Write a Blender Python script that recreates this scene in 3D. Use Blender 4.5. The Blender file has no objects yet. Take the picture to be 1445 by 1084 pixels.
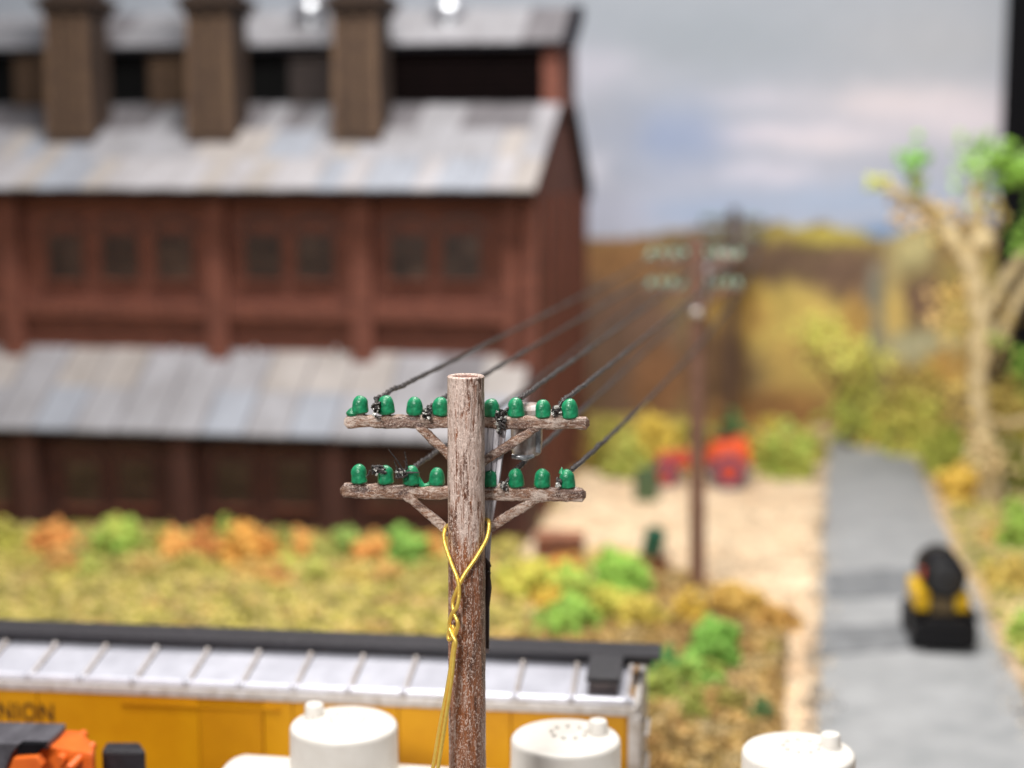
import bpy, bmesh, math, random
import numpy as np
from math import sin, cos, pi, radians, atan, sqrt
from mathutils import Vector, noise
random.seed(7); np.random.seed(7)

# ------------------------------------------------------------------ camera, world, lamps
F = 2250.0; CAMH = 8.7; PITCH = atan(317 / F); TH = radians(9.5)
scene = bpy.context.scene
C = scene.collection
cam_d = bpy.data.cameras.new('camera'); cam = bpy.data.objects.new('camera', cam_d); C.objects.link(cam)
cam.location = (0, 0, CAMH); cam.rotation_euler = (pi / 2 - PITCH, 0, 0)
cam_d.sensor_width = 36; cam_d.lens = 36 * F / 1445; cam_d.clip_start = .1; cam_d.clip_end = 400
cam_d.dof.use_dof = True; cam_d.dof.focus_distance = 12.98; cam_d.dof.aperture_fstop = (cam_d.lens / 1000) / 0.232
cam_d.dof.aperture_blades = 0
scene.camera = cam
w = bpy.data.worlds.new('World'); scene.world = w; w.use_nodes = True
w.node_tree.nodes['Background'].inputs[0].default_value = (.86, .9, 1, 1)
w.node_tree.nodes['Background'].inputs[1].default_value = .20
def lamp(name, loc, target, sx, sy, power, col):
    d = bpy.data.lights.new(name, 'AREA'); d.shape = 'RECTANGLE'; d.size = sx; d.size_y = sy; d.energy = power; d.color = col
    o = bpy.data.objects.new(name, d); C.objects.link(o); o.location = loc
    o.rotation_euler = (Vector(target) - Vector(loc)).to_track_quat('-Z', 'Y').to_euler()
    return o
lamp('ceiling_lamp_over_layout', (2, 26, 31), (1, 38, 0), 16, 5, 15500, (1, .965, .925))
lamp('ceiling_lamp_over_train', (-4, 8, 24), (0, 18, 0), 10, 3, 3000, (1, .98, .95))
lamp('front_fill_light', (-8, -5, 19), (0, 14, 5), 4, 4, 4600, (1, .98, .96))  # unseen fill added to brighten the front of the nearest pole
scene.view_settings.view_transform = 'Standard'; scene.view_settings.look = 'None'
scene.view_settings.exposure = 0; scene.view_settings.gamma = 1
scene.cycles.use_denoising = True
scene.cycles.max_bounces = 6

# ------------------------------------------------------------------ geometry of the view
def ray(px, py):
    x = (px - 722.5) / F; y = (542 - py) / F
    return (x, cos(PITCH) + y * sin(PITCH), -sin(PITCH) + y * cos(PITCH))
def atY(px, py, Y):
    d = ray(px, py); t = Y / d[1]
    return Vector((t * d[0], Y, CAMH + t * d[2]))
def onv(px, py, v):                       # frame coordinates (u, z) on the plane at depth v
    d = ray(px, py); t = v / (d[0] * sin(TH) + d[1] * cos(TH))
    X, Y, Z = t * d[0], t * d[1], t * d[2]
    return (X * cos(TH) - Y * sin(TH), Z + CAMH)
def onz(px, py, z=0):
    d = ray(px, py); t = (z - CAMH) / d[2]
    X, Y = t * d[0], t * d[1]
    return (X * cos(TH) - Y * sin(TH), X * sin(TH) + Y * cos(TH))
def W(u, v, z=0): return Vector((u * cos(TH) + v * sin(TH), -u * sin(TH) + v * cos(TH), z))
def ppm(Y): return F / Y
def lin(c):
    r = []
    for q in c:
        q /= 255.0; r.append(q / 12.92 if q <= .04045 else ((q + .055) / 1.055) ** 2.4)
    return tuple(r)

# ------------------------------------------------------------------ materials
MATS = {}
def mat(name, c1, c2=None, scale=4, rough=.6, metal=0, bump=0, bscale=None, stretch=(1, 1, 1), spec=.5, coat=0, c3=None, detail=5, rand=0):
    if name in MATS: return MATS[name]
    m = bpy.data.materials.new(name); m.use_nodes = True; nt = m.node_tree; N = nt.nodes; L = nt.links
    b = N['Principled BSDF']; b.inputs['Roughness'].default_value = rough; b.inputs['Metallic'].default_value = metal
    b.inputs['Specular IOR Level'].default_value = spec; b.inputs['Coat Weight'].default_value = coat
    b.inputs['Coat Roughness'].default_value = .15
    tc = N.new('ShaderNodeTexCoord'); mp = N.new('ShaderNodeMapping'); mp.inputs['Scale'].default_value = stretch
    L.new(tc.outputs['Object'], mp.inputs['Vector'])
    n = N.new('ShaderNodeTexNoise'); n.inputs['Scale'].default_value = scale; n.inputs['Detail'].default_value = detail
    n.inputs['Roughness'].default_value = .65
    L.new(mp.outputs[0], n.inputs['Vector'])
    cr = N.new('ShaderNodeValToRGB'); e = cr.color_ramp.elements
    c2 = c2 or tuple(q * .8 for q in c1)
    e[0].position = .34; e[0].color = (*c2, 1); e[1].position = .64; e[1].color = (*c1, 1)
    if c3: x = e.new(.5); x.color = (*c3, 1)
    L.new(n.outputs['Fac'], cr.inputs[0]); out = cr.outputs[0]
    if rand:
        oi = N.new('ShaderNodeObjectInfo'); mr = N.new('ShaderNodeMapRange'); mr.inputs['To Min'].default_value = 1 - rand; mr.inputs['To Max'].default_value = 1 + rand * .6
        L.new(oi.outputs['Random'], mr.inputs['Value'])
        hs = N.new('ShaderNodeHueSaturation'); L.new(mr.outputs[0], hs.inputs['Value']); L.new(out, hs.inputs['Color']); out = hs.outputs[0]
    L.new(out, b.inputs['Base Color'])
    if bump:
        n2 = N.new('ShaderNodeTexNoise'); n2.inputs['Scale'].default_value = bscale or scale * 3; n2.inputs['Detail'].default_value = 6
        L.new(mp.outputs[0], n2.inputs['Vector'])
        bp = N.new('ShaderNodeBump'); bp.inputs['Strength'].default_value = bump; bp.inputs['Distance'].default_value = .02
        L.new(n2.outputs['Fac'], bp.inputs['Height']); L.new(bp.outputs[0], b.inputs['Normal'])
    MATS[name] = m; return m
def attr_mat(name, rough=.9, nscale=20, namp=.25, spec=.2):
    m = bpy.data.materials.new(name); m.use_nodes = True; nt = m.node_tree; N = nt.nodes; L = nt.links
    b = N['Principled BSDF']; b.inputs['Roughness'].default_value = rough; b.inputs['Specular IOR Level'].default_value = spec
    a = N.new('ShaderNodeAttribute'); a.attribute_name = 'Col'
    tc = N.new('ShaderNodeTexCoord')
    n = N.new('ShaderNodeTexNoise'); n.inputs['Scale'].default_value = nscale; n.inputs['Detail'].default_value = 5
    L.new(tc.outputs['Object'], n.inputs['Vector'])
    mr = N.new('ShaderNodeMapRange'); mr.inputs['From Min'].default_value = .3; mr.inputs['From Max'].default_value = .7
    mr.inputs['To Min'].default_value = 1 - namp; mr.inputs['To Max'].default_value = 1 + namp
    L.new(n.outputs['Fac'], mr.inputs['Value'])
    vm = N.new('ShaderNodeVectorMath'); vm.operation = 'SCALE'
    L.new(a.outputs['Color'], vm.inputs[0]); L.new(mr.outputs[0], vm.inputs['Scale']); L.new(vm.outputs[0], b.inputs['Base Color'])
    return m
def brick_mat(name, c1, c2, cm):
    m = bpy.data.materials.new(name); m.use_nodes = True; nt = m.node_tree; N = nt.nodes; L = nt.links
    b = N['Principled BSDF']; b.inputs['Roughness'].default_value = .75; b.inputs['Specular IOR Level'].default_value = .3
    tc = N.new('ShaderNodeTexCoord'); sp = N.new('ShaderNodeSeparateXYZ'); ad = N.new('ShaderNodeMath'); cb = N.new('ShaderNodeCombineXYZ')
    L.new(tc.outputs['Object'], sp.inputs[0]); L.new(sp.outputs['X'], ad.inputs[0]); L.new(sp.outputs['Y'], ad.inputs[1])
    L.new(ad.outputs[0], cb.inputs['X']); L.new(sp.outputs['Z'], cb.inputs['Y'])
    br = N.new('ShaderNodeTexBrick'); br.inputs['Scale'].default_value = 1; br.inputs['Brick Width'].default_value = .3; br.inputs['Row Height'].default_value = .12
    br.inputs['Mortar Size'].default_value = .014; br.inputs['Color1'].default_value = (*c1, 1); br.inputs['Color2'].default_value = (*c2, 1); br.inputs['Mortar'].default_value = (*cm, 1)
    L.new(cb.outputs[0], br.inputs['Vector'])
    n = N.new('ShaderNodeTexNoise'); n.inputs['Scale'].default_value = 1.3; n.inputs['Detail'].default_value = 6
    mr = N.new('ShaderNodeMapRange'); mr.inputs['To Min'].default_value = .55; mr.inputs['To Max'].default_value = 1.4
    L.new(n.outputs['Fac'], mr.inputs['Value']); vm = N.new('ShaderNodeVectorMath'); vm.operation = 'SCALE'
    L.new(br.outputs['Color'], vm.inputs[0]); L.new(mr.outputs[0], vm.inputs['Scale']); L.new(vm.outputs[0], b.inputs['Base Color'])
    bp = N.new('ShaderNodeBump'); bp.inputs['Strength'].default_value = .6; bp.inputs['Distance'].default_value = .02; bp.invert = True
    L.new(br.outputs['Fac'], bp.inputs['Height']); L.new(bp.outputs[0], b.inputs['Normal'])
    return m
def wood_mat(name, dark, mid, pale, warm, horiz=False, amount=.5, fleck=.5):
    # weathered casting: brown streaks under soft dry-brushed pale paint, thin pale flecks on the raised grain, orange brown where it is worn through
    m = bpy.data.materials.new(name); m.use_nodes = True; nt = m.node_tree; N = nt.nodes; L = nt.links
    b = N['Principled BSDF']; b.inputs['Specular IOR Level'].default_value = .6; b.inputs['Coat Weight'].default_value = .25; b.inputs['Coat Roughness'].default_value = .2
    tc = N.new('ShaderNodeTexCoord')
    def nz(scale, stretch, det=6, dist=0.0, off=0):
        mp = N.new('ShaderNodeMapping'); mp.inputs['Scale'].default_value = stretch; mp.inputs['Location'].default_value = (off, off, off); L.new(tc.outputs['Object'], mp.inputs['Vector'])
        n = N.new('ShaderNodeTexNoise'); n.inputs['Scale'].default_value = scale; n.inputs['Detail'].default_value = det; n.inputs['Roughness'].default_value = .62
        n.inputs['Distortion'].default_value = dist
        L.new(mp.outputs[0], n.inputs['Vector']); return n.outputs['Fac']
    def ramp(src, a, c, top=1.0):
        mr = N.new('ShaderNodeMapRange'); mr.interpolation_type = 'SMOOTHSTEP'; mr.inputs['From Min'].default_value = a; mr.inputs['From Max'].default_value = c
        mr.inputs['To Max'].default_value = top; L.new(src, mr.inputs['Value']); return mr.outputs[0]
    def math_(op, a, c):
        n = N.new('ShaderNodeMath'); n.operation = op
        for k, q in enumerate((a, c)):
            if isinstance(q, (int, float)): n.inputs[k].default_value = q
            else: L.new(q, n.inputs[k])
        return n.outputs[0]
    def mix(f, a, c):
        n = N.new('ShaderNodeMix'); n.data_type = 'RGBA'; L.new(f, n.inputs[0])
        for k, q in ((6, a), (7, c)):
            if isinstance(q, tuple): n.inputs[k].default_value = (*q, 1)
            else: L.new(q, n.inputs[k])
        return n.outputs[2]
    st = (.12, 1, 1) if horiz else (1, 1, .07)
    st2 = (.3, 1, 1) if horiz else (1, 1, .16)
    grain = nz(95, st, 4, .3); streak = nz(26, st2, 5, .9, 3); broad = nz(8, st2, 3, .3, 7); curl = nz(46, (.7, 1, 1) if horiz else (1, 1, .45), 3, 2.2, 11)
    sp = N.new('ShaderNodeSeparateXYZ'); L.new(tc.outputs['Object'], sp.inputs[0])
    head = ramp(sp.outputs['Z'], 6.0, 7.0) if not horiz else None
    col = mix(ramp(streak, .36, .62), dark, mid)
    col = mix(math_('MULTIPLY', ramp(broad, .40, .52), math_('ADD', math_('MULTIPLY', ramp(grain, .35, .6), .6), .3)), col, warm)
    p = math_('ADD', math_('MULTIPLY', streak, .55), math_('MULTIPLY', broad, .45))
    if head is not None: p = math_('ADD', p, math_('MULTIPLY', math_('SUBTRACT', head, .5), .13))
    pf = math_('MULTIPLY', ramp(p, .60 - amount * .16, .66 - amount * .10), ramp(grain, .28, .52))
    col = mix(math_('MULTIPLY', pf, .85), col, pale)
    fl = math_('MULTIPLY', ramp(curl, .555, .60), fleck)
    col = mix(fl, col, tuple(min(1, q * 1.25) for q in pale))
    dk_ = math_('MULTIPLY', ramp(curl, .42, .36), .6)
    col = mix(dk_, col, tuple(q * .7 for q in dark))
    L.new(col, b.inputs['Base Color'])
    L.new(ramp(streak, .3, .7, .3), b.inputs['Roughness'])
    rr = N.new('ShaderNodeMapRange'); rr.inputs['To Min'].default_value = .2; rr.inputs['To Max'].default_value = .52; L.new(streak, rr.inputs['Value']); L.new(rr.outputs[0], b.inputs['Roughness'])
    h = math_('ADD', math_('ADD', math_('MULTIPLY', grain, .35), math_('MULTIPLY', curl, .8)), math_('MULTIPLY', streak, .6))
    bp = N.new('ShaderNodeBump'); bp.inputs['Strength'].default_value = .75; bp.inputs['Distance'].default_value = .014
    L.new(h, bp.inputs['Height']); L.new(bp.outputs[0], b.inputs['Normal']); L.new(bp.outputs[0], b.inputs['Coat Normal'])
    return m

# ------------------------------------------------------------------ mesh helpers
class MB:
    def __init__(s): s.v = []; s.f = []; s.m = []
    def add(s, vs, fs, mi=0):
        k = len(s.v); s.v += [tuple(q) for q in vs]; s.f += [tuple(i + k for i in f) for f in fs]; s.m += [mi] * len(fs)
        return s
    def box(s, x0, x1, y0, y1, z0, z1, mi=0):
        return s.hexa([(x0, y0, z0), (x1, y0, z0), (x1, y1, z0), (x0, y1, z0), (x0, y0, z1), (x1, y0, z1), (x1, y1, z1), (x0, y1, z1)], mi)
    def hexa(s, p, mi=0):
        return s.add(p, [(3, 2, 1, 0), (4, 5, 6, 7), (0, 1, 5, 4), (1, 2, 6, 5), (2, 3, 7, 6), (3, 0, 4, 7)], mi)
    def tube(s, pts, r, n=8, mi=0, cap=True, jitter=0):
        pts = [Vector(p) for p in pts]; R = r if isinstance(r, (list, tuple)) else [r] * len(pts)
        rings = []; up = Vector((0, 0, 1)); prev = None
        for i, p in enumerate(pts):
            d = (pts[min(i + 1, len(pts) - 1)] - pts[max(i - 1, 0)]).normalized()
            if prev is None:
                a = d.cross(up)
                if a.length < .1: a = d.cross(Vector((1, 0, 0)))
            else: a = prev - d * prev.dot(d)
            a.normalize(); prev = a; b = d.cross(a)
            rings.append([p + (a * cos(2 * pi * k / n) + b * sin(2 * pi * k / n)) * R[i] * (1 + jitter * random.uniform(-1, 1)) for k in range(n)])
        vs = [q for g in rings for q in g]; fs = []
        for i in range(len(rings) - 1):
            for k in range(n): fs.append((i * n + k, i * n + (k + 1) % n, (i + 1) * n + (k + 1) % n, (i + 1) * n + k))
        if cap: fs.append(tuple(range(n - 1, -1, -1))); fs.append(tuple((len(rings) - 1) * n + k for k in range(n)))
        return s.add(vs, fs, mi)
    def lathe(s, prof, n=24, c=(0, 0, 0), mi=0, axis='z'):
        vs = []; fs = []
        for r, z in prof:
            for k in range(n):
                a = 2 * pi * k / n; q = (r * cos(a), r * sin(a), z)
                if axis == 'x': q = (z, r * cos(a), r * sin(a))
                if axis == 'y': q = (r * cos(a), z, r * sin(a))
                vs.append((c[0] + q[0], c[1] + q[1], c[2] + q[2]))
        m = len(prof)
        for i in range(m - 1):
            for k in range(n): fs.append((i * n + k, i * n + (k + 1) % n, (i + 1) * n + (k + 1) % n, (i + 1) * n + k))
        if prof[0][0] > 1e-5: fs.append(tuple(range(n - 1, -1, -1)))
        if prof[-1][0] > 1e-5: fs.append(tuple((m - 1) * n + k for k in range(n)))
        return s.add(vs, fs, mi)
    def build(s, name, mats, parent=None, loc=None, smooth=False, bevel=0, rot=None):
        me = bpy.data.meshes.new(name); me.from_pydata(s.v, [], s.f)
        if not isinstance(mats, (list, tuple)): mats = [mats]
        for q in mats: me.materials.append(q)
        if len(mats) > 1: me.polygons.foreach_set('material_index', s.m)
        bm = bmesh.new(); bm.from_mesh(me); bmesh.ops.remove_doubles(bm, verts=bm.verts, dist=1e-5)
        bmesh.ops.recalc_face_normals(bm, faces=bm.faces)
        if bevel: bmesh.ops.bevel(bm, geom=[e for e in bm.edges if len(e.link_faces) == 2 and e.calc_face_angle(0) > .6], offset=bevel, segments=2, affect='EDGES', profile=.6)
        bm.to_mesh(me); bm.free()
        if smooth:
            me.polygons.foreach_set('use_smooth', [True] * len(me.polygons))
            me.set_sharp_from_angle(angle=radians(38))
        return link(name, me, parent, loc, rot)
def link(name, me, parent=None, loc=None, rot=None):
    o = bpy.data.objects.new(name, me); C.objects.link(o)
    if parent: o.parent = parent
    if loc is not None: o.location = loc
    if rot is not None: o.rotation_euler = rot
    return o
def empty(name, loc=(0, 0, 0), rz=0):
    o = bpy.data.objects.new(name, None); C.objects.link(o); o.location = loc; o.rotation_euler = (0, 0, rz); o.empty_display_size = .2
    return o
def tag(o, label, cat, group=None, kind=None):
    o['label'] = label; o['category'] = cat
    if group: o['group'] = group
    if kind: o['kind'] = kind
    return o
def copy_tree(o, parent=None):
    c = o.copy(); C.objects.link(c); c.parent = parent
    for ch in list(o.children): copy_tree(ch, c)
    return c
def fast_mesh(name, V, T, col=None, mats=()):
    me = bpy.data.meshes.new(name); V = np.asarray(V, np.float32); T = np.asarray(T, np.int32); k = T.shape[1]
    me.vertices.add(len(V)); me.vertices.foreach_set('co', V.ravel())
    me.loops.add(T.size); me.loops.foreach_set('vertex_index', T.ravel())
    me.polygons.add(len(T)); me.polygons.foreach_set('loop_start', np.arange(0, T.size, k, dtype=np.int32))
    me.update(calc_edges=True)
    if col is not None:
        a = me.attributes.new('Col', 'FLOAT_COLOR', 'POINT'); cc = np.ones((len(V), 4), np.float32); cc[:, :3] = col; a.data.foreach_set('color', cc.ravel())
    for m in mats: me.materials.append(m)
    return me
t_ = (1 + 5 ** .5) / 2
ICO_V = np.array([(-1, t_, 0), (1, t_, 0), (-1, -t_, 0), (1, -t_, 0), (0, -1, t_), (0, 1, t_), (0, -1, -t_), (0, 1, -t_), (t_, 0, -1), (t_, 0, 1), (-t_, 0, -1), (-t_, 0, 1)]) / sqrt(1 + t_ * t_)
ICO_F = np.array([(0, 11, 5), (0, 5, 1), (0, 1, 7), (0, 7, 10), (0, 10, 11), (1, 5, 9), (5, 11, 4), (11, 10, 2), (10, 7, 6), (7, 1, 8), (3, 9, 4), (3, 4, 2), (3, 2, 6), (3, 6, 8), (3, 8, 9), (4, 9, 5), (2, 4, 11), (6, 2, 10), (8, 6, 7), (9, 8, 1)])
OCT_V = np.array([(1, 0, 0), (-1, 0, 0), (0, 1, 0), (0, -1, 0), (0, 0, 1), (0, 0, -1)], float)
OCT_F = np.array([(0, 2, 4), (2, 1, 4), (1, 3, 4), (3, 0, 4), (2, 0, 5), (1, 2, 5), (3, 1, 5), (0, 3, 5)])
def chips(name, P, S, COL, m, ico=False, flat=1.0):
    bv, bf = (ICO_V, ICO_F) if ico else (OCT_V, OCT_F)
    n = len(P); k = len(bv); P = np.asarray(P); S = np.asarray(S)
    V = bv[None] * (1 + .45 * (np.random.rand(n, k, 1) - .5)) * S[:, None, None] * np.array([1, 1, flat])[None, None]
    V = V + (np.random.rand(n, k, 3) - .5) * S[:, None, None] * .5 + P[:, None, :]
    T = (bf[None] + (np.arange(n) * k)[:, None, None]).reshape(-1, 3)
    return fast_mesh(name, V.reshape(-1, 3), T, np.repeat(foamcol(COL) if ico else np.asarray(COL) * 1.2 + .012, k, axis=0), [m])

def foamcol(c): return np.minimum(.9, np.asarray(c) * (1.18, 1.08, 1.2) + (.05, .035, .025))
FOAM = attr_mat('ground_foam', .95, 14, .35, .1)
TURF = attr_mat('scatter_turf', .95, 8, .3, .1)

# ------------------------------------------------------------------ SETTING: ground, road, backdrop
def fbm(x, y, s, seed=0):
    return noise.fractal(Vector((x * s + seed * 13.1, y * s - seed * 7.7, seed)), 1.0, 2.0, 4)
VLOT = [onz(*q) for q in ((728, 790), (742, 760), (790, 690), (840, 640), (1165, 600), (1180, 625), (1166, 700), (1158, 900), (1150, 1084), (1148, 1150), (1102, 1150), (1104, 1000), (1112, 900), (1075, 850), (1010, 828), (960, 806), (930, 795), (880, 770), (835, 778), (790, 800))]
def inside(poly, x, y):
    c = False; j = len(poly) - 1
    for i in range(len(poly)):
        xi, yi = poly[i]; xj, yj = poly[j]
        if (yi > y) != (yj > y) and x < (xj - xi) * (y - yi) / (yj - yi) + xi: c = not c
        j = i
    return c
def groundz(u, v):
    if v < 20.6: b = -.9
    elif v < 21.9: t = (v - 20.6) / 1.3; b = -.9 * (1 - t * t * (3 - 2 * t))
    else: b = 0
    return b
US = np.arange(-34, 26.01, .22); VS = np.arange(-8, 56.01, .22)
V = []; COL = []
c_lot = np.array(lin((232, 210, 178))); c_lot2 = np.array(lin((214, 186, 152))); c_earth = np.array(lin((172, 134, 76))); c_earth2 = np.array(lin((128, 98, 54)))
c_olive = np.array(lin((186, 172, 84))); c_tan = np.array(lin((196, 165, 108))); c_ball = np.array(lin((120, 112, 104)))
for v in VS:
    for u in US:
        z = groundz(u, v); n1 = fbm(u, v, .9); n2 = fbm(u, v, 3.1, 2)
        road = 0.3 < u < 4.6
        z += .05 * n1 * (1 if not road else .1)
        p = W(u, v, z); V.append(p)
        du, dv = .35 * n1, .3 * n2
        if v < 21.3: c = c_ball * (1 + .3 * n2)
        elif inside(VLOT, u + du, v + dv): c = c_lot + (c_lot2 - c_lot) * min(1, max(0, .4 + n1 * .9 + n2 * .3))
        elif u < -2.9 + du: c = c_olive + (c_tan - c_olive) * min(1, max(0, .35 + n1 * .7 + n2 * .4))
        elif u > 3.6 and v > 27: c = c_tan + (c_lot2 - c_tan) * min(1, max(0, .5 + n1))
        else: c = c_earth + (c_earth2 - c_earth) * min(1, max(0, .45 + n1 * .9 + n2 * .5))
        COL.append(c)
nu = len(US); nv = len(VS)
I = (np.arange(nv - 1)[:, None] * nu + np.arange(nu - 1)[None]).ravel()
T = np.stack([I, I + 1, I + nu + 1, I + nu], 1)
g = link('ground', fast_mesh('ground', V, T, np.array(COL), [attr_mat('scenery_earth', .95, 3.5, .22, .15)])); g['kind'] = 'structure'

# road: a low slab with soft edges
REDGE = [((1104, 1180), (1560, 1180)), ((1147, 1084), (1496, 1084)), ((1154, 960), (1432, 960)), ((1158, 860), (1388, 860)), ((1161, 760), (1340, 760)), ((1164, 690), (1312, 690)), ((1168, 640), (1288, 640)), ((1172, 612), (1276, 612))]
rmat = mat('worn_asphalt', lin((156, 157, 158)), lin((138, 140, 141)), scale=1.1, rough=.75, bump=.4, bscale=18, c3=lin((148, 149, 150)))
rb = MB(); rows = []
for (a, b) in REDGE:
    (u0, v0), (u1, v1) = onz(*a), onz(*b); rows.append((u0, v0, u1, v1))
rr = []
for i in range(len(rows) - 1):
    for k in range(5):
        t = k / 5; rr.append([rows[i][j] * (1 - t) + rows[i + 1][j] * t for j in range(4)])
rr.append(list(rows[-1]))
prof = [(0, -.05), (.012, .035), (.04, .055), (.3, .075), (.5, .085), (.7, .075), (.96, .055), (.988, .035), (1, -.05)]
vs = []
for i, (u0, v0, u1, v1) in enumerate(rr):
    e0 = .08 * fbm(u0, v0, 1.3); e1 = .08 * fbm(u1, v1, 1.3, 4)
    for t, z in prof: vs.append(W((u0 + e0) * (1 - t) + (u1 + e1) * t, v0 * (1 - t) + v1 * t, z + .0))
n_ = len(prof); fs = [(i * n_ + k, i * n_ + k + 1, (i + 1) * n_ + k + 1, (i + 1) * n_ + k) for i in range(len(rr) - 1) for k in range(n_ - 1)]
rb.add(vs, fs); o = rb.build('road', rmat, smooth=True); o['kind'] = 'structure'
pm = mat('dark_band_grey', lin((126, 128, 130)), lin((100, 102, 105)), scale=2.5, rough=.85)  # darker grey bands across the road, laid as thin sheets
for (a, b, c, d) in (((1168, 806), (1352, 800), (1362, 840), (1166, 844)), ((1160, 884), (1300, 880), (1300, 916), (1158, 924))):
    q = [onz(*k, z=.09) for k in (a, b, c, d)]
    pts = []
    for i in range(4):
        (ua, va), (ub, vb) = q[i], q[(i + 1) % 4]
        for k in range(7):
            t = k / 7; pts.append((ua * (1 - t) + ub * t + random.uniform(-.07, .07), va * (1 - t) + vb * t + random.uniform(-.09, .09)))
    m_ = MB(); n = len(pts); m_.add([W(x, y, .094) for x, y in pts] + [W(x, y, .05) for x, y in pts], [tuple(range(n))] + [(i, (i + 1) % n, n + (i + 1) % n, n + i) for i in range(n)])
    o = m_.build('dark_road_band', pm); o['kind'] = 'structure'

# backdrop: a printed board, sky and wooded hills, standing on edge behind the layout
VB = 54.0
def blob(x, y, cx, cy, rx, ry): return math.exp(-(((x - cx) / rx) ** 2 + ((y - cy) / ry) ** 2))
def clump(x, y, cx, cy, rx, ry): return math.exp(-(((x - cx) / rx) ** 2 + ((y - cy) / ry) ** 2) ** 3)
SKYB = [(1290, 145, 150, 34, (224, 212, 218)), (1390, 170, 110, 34, (218, 210, 220)), (1100, 190, 120, 16, (212, 206, 220)), (1170, 200, 90, 20, (214, 208, 218)), (1080, 246, 90, 18, (206, 204, 220)), (1070, 138, 70, 16, (200, 198, 212)),
        (955, 195, 75, 50, (148, 164, 198)), (850, 90, 70, 32, (202, 198, 214)), (838, 240, 26, 22, (206, 208, 224)), (880, 300, 70, 30, (184, 188, 210)), (1200, 285, 160, 28, (166, 184, 214)), (1000, 300, 90, 22, (160, 178, 210)),
        (1010, 50, 240, 60, (156, 165, 176)), (1320, 60, 160, 60, (172, 176, 184)), (650, 120, 150, 60, (190, 190, 205)), (300, 60, 260, 50, (182, 190, 202)), (40, 200, 200, 80, (170, 182, 206)), (1650, 120, 160, 60, (200, 200, 212))]
HILLB = [(860, 360, 70, 26, (140, 98, 62)), (940, 372, 44, 30, (112, 84, 58)), (830, 420, 40, 60, (110, 76, 58)), (900, 430, 50, 40, (122, 86, 58)), (985, 372, 36, 34, (92, 72, 54)), (1178, 470, 44, 36, (190, 150, 78)), (1060, 420, 40, 26, (176, 134, 66)),(1150, 334, 95, 16, (176, 150, 66)), (1090, 370, 80, 34, (92, 66, 54)), (1200, 395, 60, 45, (104, 74, 62)), (1100, 450, 95, 52, (194, 156, 80)), (1140, 520, 70, 60, (178, 138, 74)), (1035, 440, 50, 44, (160, 116, 60)), (1010, 520, 50, 66, (92, 62, 44)),
         (1090, 590, 90, 40, (134, 88, 50)), (880, 500, 90, 110, (98, 68, 58)), (880, 370, 90, 30, (128, 84, 52)), (1000, 340, 60, 16, (104, 80, 62)), (930, 540, 40, 60, (120, 76, 50)), (1236, 440, 14, 70, (126, 116, 104)), (1205, 470, 22, 60, (176, 128, 66)), (1262, 380, 14, 60, (160, 134, 92)),
         (1290, 350, 28, 34, (180, 158, 112)), (1312, 425, 36, 32, (100, 68, 60)), (1265, 460, 16, 60, (188, 148, 84)), (1355, 450, 30, 50, (184, 150, 78)), (1300, 490, 55, 28, (168, 152, 122)), (1335, 520, 44, 26, (178, 124, 60)), (1390, 400, 60, 60, (170, 140, 80)),
         (300, 450, 300, 80, (140, 100, 60)), (1600, 450, 150, 80, (150, 115, 70))]
RIDGE = [(-800, 350), (0, 345), (700, 338), (820, 337), (900, 333), (985, 322), (1100, 316), (1180, 318), (1225, 332), (1262, 336), (1290, 318), (1340, 312), (1450, 318), (1800, 325)]
def ridge(x):
    for (xa, ya), (xb, yb) in zip(RIDGE, RIDGE[1:]):
        if x <= xb: return ya + (yb - ya) * max(0, (x - xa) / (xb - xa))
    return 320
def print_col(x, y):
    r = ridge(x) + 9 * noise.noise(Vector((x / 30, 3, 0))) + 4 * noise.noise(Vector((x / 9, 8, 0)))
    if y < r:
        t = min(1, max(0, y / 320)); a = np.array((164., 171, 182)); b = np.array((178., 184, 204)); c = a + (b - a) * t
        x2 = x + 30 * noise.noise(Vector((x / 60, y / 40, 1))); y2 = y + 9 * noise.noise(Vector((x / 50, y / 30, 5)))
        for cx, cy, rx, ry, cc in SKYB:
            w_ = blob(x2, y2, cx, cy, rx, ry) * .95; c = c * (1 - w_) + np.array(cc) * w_
        w_ = blob(x, y, 1242, 328, 32, 12) * .9; c = c * (1 - w_) + np.array((104, 142, 192)) * w_
    else:
        c = np.array((120., 94, 62))
        x2 = x + 12 * noise.noise(Vector((x / 20, y / 20, 1))); y2 = y + 10 * noise.noise(Vector((x / 20, y / 20, 5)))
        for cx, cy, rx, ry, cc in HILLB:
            w_ = .9 * clump(x2, y2, cx, cy, rx * 1.02, ry * 1.02); c = c * (1 - w_) + np.array(cc) * w_
        c = c * (1 + .2 * noise.noise(Vector((x / 7, y / 12, 2))) + .16 * noise.noise(Vector((x / 26, y / 20, 7))))
    g_ = c.mean(); c = g_ + (c - g_) * (.86 if y < r else .95)
    if y >= r: c = c * np.array((1.04, 1.12, 1.1)) + 8
    return lin(np.clip(c, 0, 255))
def projuv(u, v, z):
    p = W(u, v, z); Z = p.z - CAMH; f = p.y * cos(PITCH) - Z * sin(PITCH); up = p.y * sin(PITCH) + Z * cos(PITCH)
    return 722.5 + F * p.x / f, 542 - F * up / f
UR = onv(1412, 200, VB)[0]
ub = np.arange(-32, UR + .001, (UR + 32) / 330); zb = np.arange(-.3, 17.01, .1)
V = []; COL = []
for z in zb:
    for u in ub:
        V.append(W(u, VB, z)); COL.append(print_col(*projuv(u, VB, z)))
nu, nv = len(ub), len(zb); I = (np.arange(nv - 1)[:, None] * nu + np.arange(nu - 1)[None]).ravel()
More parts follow.
